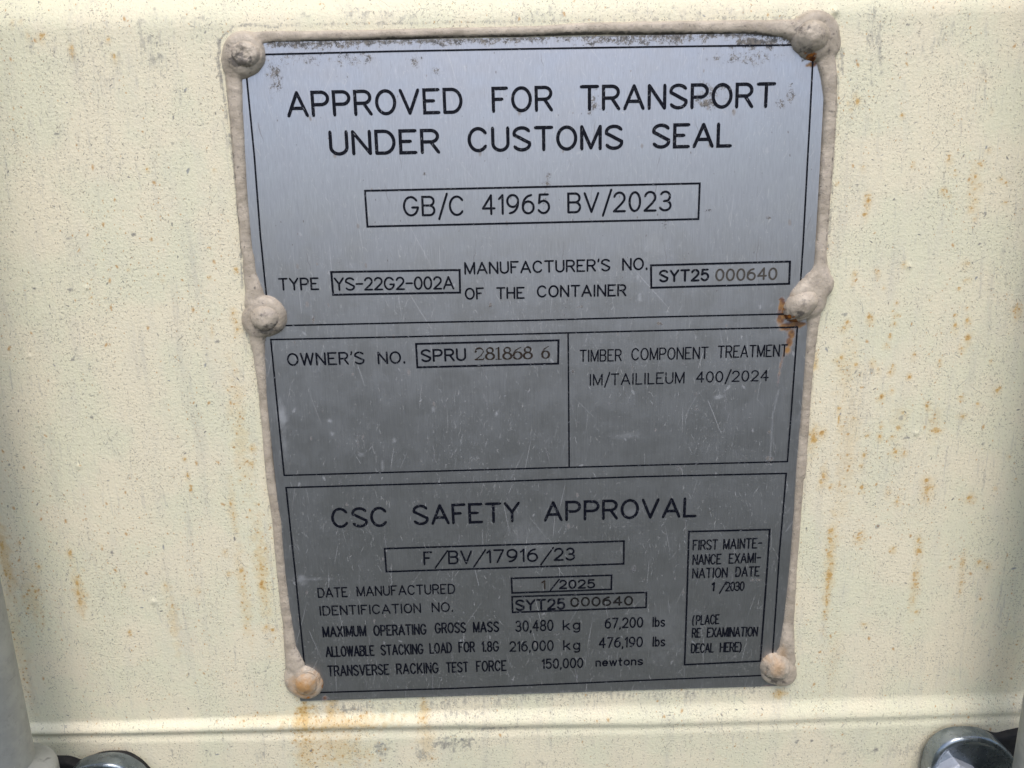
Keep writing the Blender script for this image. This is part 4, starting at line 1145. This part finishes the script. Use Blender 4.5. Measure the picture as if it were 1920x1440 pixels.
ROD_R, ROD_H = 0.0125, 0.033
for (px, py, side, lab, collar_px) in ((44, 1300, -1, 'grey galvanised lock rod with a collar, left of the plate', (104, 1412)),
                                       (1908, 1372, 1, 'grey galvanised lock rod at the right edge of the photo', None)):
    xa = rod_axis(px, py, ROD_R, ROD_H, side)
    root = empty('lock_rod', (xa, -ROD_H, -0.3))
    tag(root, lab, 'lock rod', 'lock rods of the container door')
    V_, F_ = lathe((xa, -ROD_H), [(ROD_R, -1.2), (ROD_R, -0.30), (ROD_R, -0.2), (ROD_R, 0.0), (ROD_R, 0.3), (ROD_R, 1.25)])
    mesh_obj('tube', V_, F_, GALV, root, bend=False)
    # collar: stands a little proud of the tube; its top edge is rounded
    zc = at(64, 1448, ROD_H)[1] if collar_px else at(1905, 1720, ROD_H)[1]
    Rc = ROD_R + 0.0068
    prof = [(ROD_R - .001, zc - .055), (Rc, zc - .055), (Rc, zc - .010)]
    prof = [(ROD_R - .001, zc - .060), (Rc, zc - .060), (Rc, zc - .0050), (Rc - .0003, zc - .0036), (Rc - .0012, zc - .0024), (Rc - .0026, zc - .0016), (ROD_R + .0010, zc + .0006), (ROD_R - .001, zc + .0030)]
    V_, F_ = lathe((xa, -ROD_H), prof)
    mesh_obj('collar', V_, F_, GALV, root, bend=False)


# ------------------------------------------------------------------ rod brackets at the foot of the picture
def smooth_closed(pts, n=120):
    P_ = np.array(pts); m = len(P_); out = []
    per = n // m + 1
    for i in range(m):
        p0, p1, p2, p3 = P_[i - 1], P_[i], P_[(i + 1) % m], P_[(i + 2) % m]
        for k_ in range(per):
            t = k_ / per
            out.append(0.5 * ((2 * p1) + (-p0 + p2) * t + (2 * p0 - 5 * p1 + 4 * p2 - p3) * t * t + (-p0 + 3 * p1 - 3 * p2 + p3) * t ** 3))
    return np.array(out)


def inset(P_, d):
    nx_ = np.roll(P_, -1, 0) - np.roll(P_, 1, 0)
    nx_ = nx_ / (np.linalg.norm(nx_, axis=1)[:, None] + 1e-12)
    nrm = np.stack([-nx_[:, 1], nx_[:, 0]], -1)
    ar = np.sum(P_[:, 0] * np.roll(P_[:, 1], -1) - np.roll(P_[:, 0], -1) * P_[:, 1])
    return P_ + nrm * (d if ar > 0 else -d)


def slab(name, P_, rings, mat, parent, smooth=True):
    """rings: (inset, height) from the foot of the edge to the middle of the face"""
    V_, F_ = [], []
    n = len(P_)
    ar = np.sum(P_[:, 0] * np.roll(P_[:, 1], -1) - np.roll(P_[:, 0], -1) * P_[:, 1])
    if ar < 0: P_ = P_[::-1]
    for (d, h_) in rings:
        Q = inset(P_, d)
        V_ += [(q[0], -h_, q[1]) for q in Q]
    for i in range(len(rings) - 1):
        for k_ in range(n):
            F_.append((i * n + k_, i * n + (k_ + 1) % n, (i + 1) * n + (k_ + 1) % n, (i + 1) * n + k_))
    F_.append(tuple((len(rings) - 1) * n + k_ for k_ in range(n)))
    return mesh_obj(name, V_, F_, mat, parent, smooth)


def hex_bolt(c, R_, h0, h1, parent, turn=0.0):
    V_, F_ = [], []
    c6 = [(c[0] + R_ * math.cos(turn + math.pi / 3 * k_), c[1] + R_ * math.sin(turn + math.pi / 3 * k_)) for k_ in range(6)]
    n = 60
    rings = []
    def hexr(t): # radius of a hexagon at angle t
        a_ = ((t - turn) % (math.pi / 3)) - math.pi / 6
        return R_ * math.cos(math.pi / 6) / math.cos(a_)
    for (f, h_) in ((1, h0), (1, h1 - .0012), (.985, h1 - .0006), (None, h1), (-.5, h1 + .0002)):
        for k_ in range(n):
            t = 2 * math.pi * k_ / n
            if f is None: r_ = R_ * .84
            elif f < 0: r_ = R_ * -f
            else: r_ = hexr(t) * f
            V_.append((c[0] + r_ * math.cos(t), -h_, c[1] + r_ * math.sin(t)))
    for i in range(4):
        for k_ in range(n):
            F_.append((i * n + k_, i * n + (k_ + 1) % n, (i + 1) * n + (k_ + 1) % n, (i + 1) * n + k_))
    F_.append(tuple(4 * n + k_ for k_ in range(n)))
    o = mesh_obj('bolt_head', V_, F_, BOLT, parent, False)
    return o


BR_H = 0.0125
RINGS = [(0, .0050), (0, BR_H - .0016), (.0003, BR_H - .0008), (.0009, BR_H - .0002), (.0017, BR_H), (.0026, BR_H - .0003), (.0036, BR_H - .0011), (.0048, BR_H - .0014), (.0100, BR_H - .0014)]
BRK = [
 ('zinc rod bracket with a hex bolt, near the lower right corner',
  [(1730, 1460), (1731, 1432), (1738, 1404), (1754, 1383), (1776, 1370), (1802, 1366), (1830, 1367), (1852, 1374), (1872, 1388), (1892, 1410), (1918, 1444), (1945, 1485), (1958, 1540), (1945, 1590), (1900, 1620), (1840, 1625), (1785, 1605), (1748, 1560), (1734, 1510)],
  [(1727, 1462), (1728, 1430), (1734, 1403), (1750, 1380), (1773, 1367), (1800, 1363.5), (1830, 1364), (1850, 1370), (1868, 1374), (1890, 1369), (1925, 1363), (1990, 1362), (2020, 1440), (2020, 1640), (1900, 1660), (1780, 1625), (1742, 1570), (1729, 1512)],
  (1791, 1474), 52),
 ('zinc rod bracket with a black rubber pad, near the lower left corner',
  [(128, 1452), (140, 1437), (152, 1427), (170, 1420), (192, 1416), (214, 1415), (234, 1419), (252, 1428), (268, 1440), (284, 1462), (292, 1500), (286, 1550), (255, 1590), (205, 1602), (150, 1590), (110, 1560), (95, 1510), (108, 1475)],
  [(40, 1420), (104, 1419), (130, 1420), (150, 1426), (160, 1424), (185, 1413), (212, 1409.5), (236, 1411), (256, 1420), (274, 1435), (290, 1458), (299, 1500), (294, 1560), (262, 1602), (200, 1618), (100, 1610), (20, 1600), (10, 1500)],
  (196, 1515), 46),
]
for (lab, out_px, pad_px, bolt_px, brp) in BRK:
    O = np.array([at(*p, .0065) for p in out_px]); Pp = np.array([at(*p, .0030) for p in pad_px])
    c = O.mean(0)
    root = empty('rod_bracket', (float(c[0]), -.0030, float(c[1])))
    tag(root, lab, 'rod bracket', 'rod brackets at the foot of the plate')
    slab('rubber_pad', smooth_closed(Pp, 140), [(0, .0010), (0, .0056), (.0004, .0062), (.003, .0063)], RUBBER, root)
    slab('bracket_plate', smooth_closed(O, 160), RINGS, ZINC, root)
    hex_bolt(at(*bolt_px, BR_H + .003), brp * px_size(*bolt_px)[0] * .9, BR_H - .002, BR_H + .0040, root, .55)
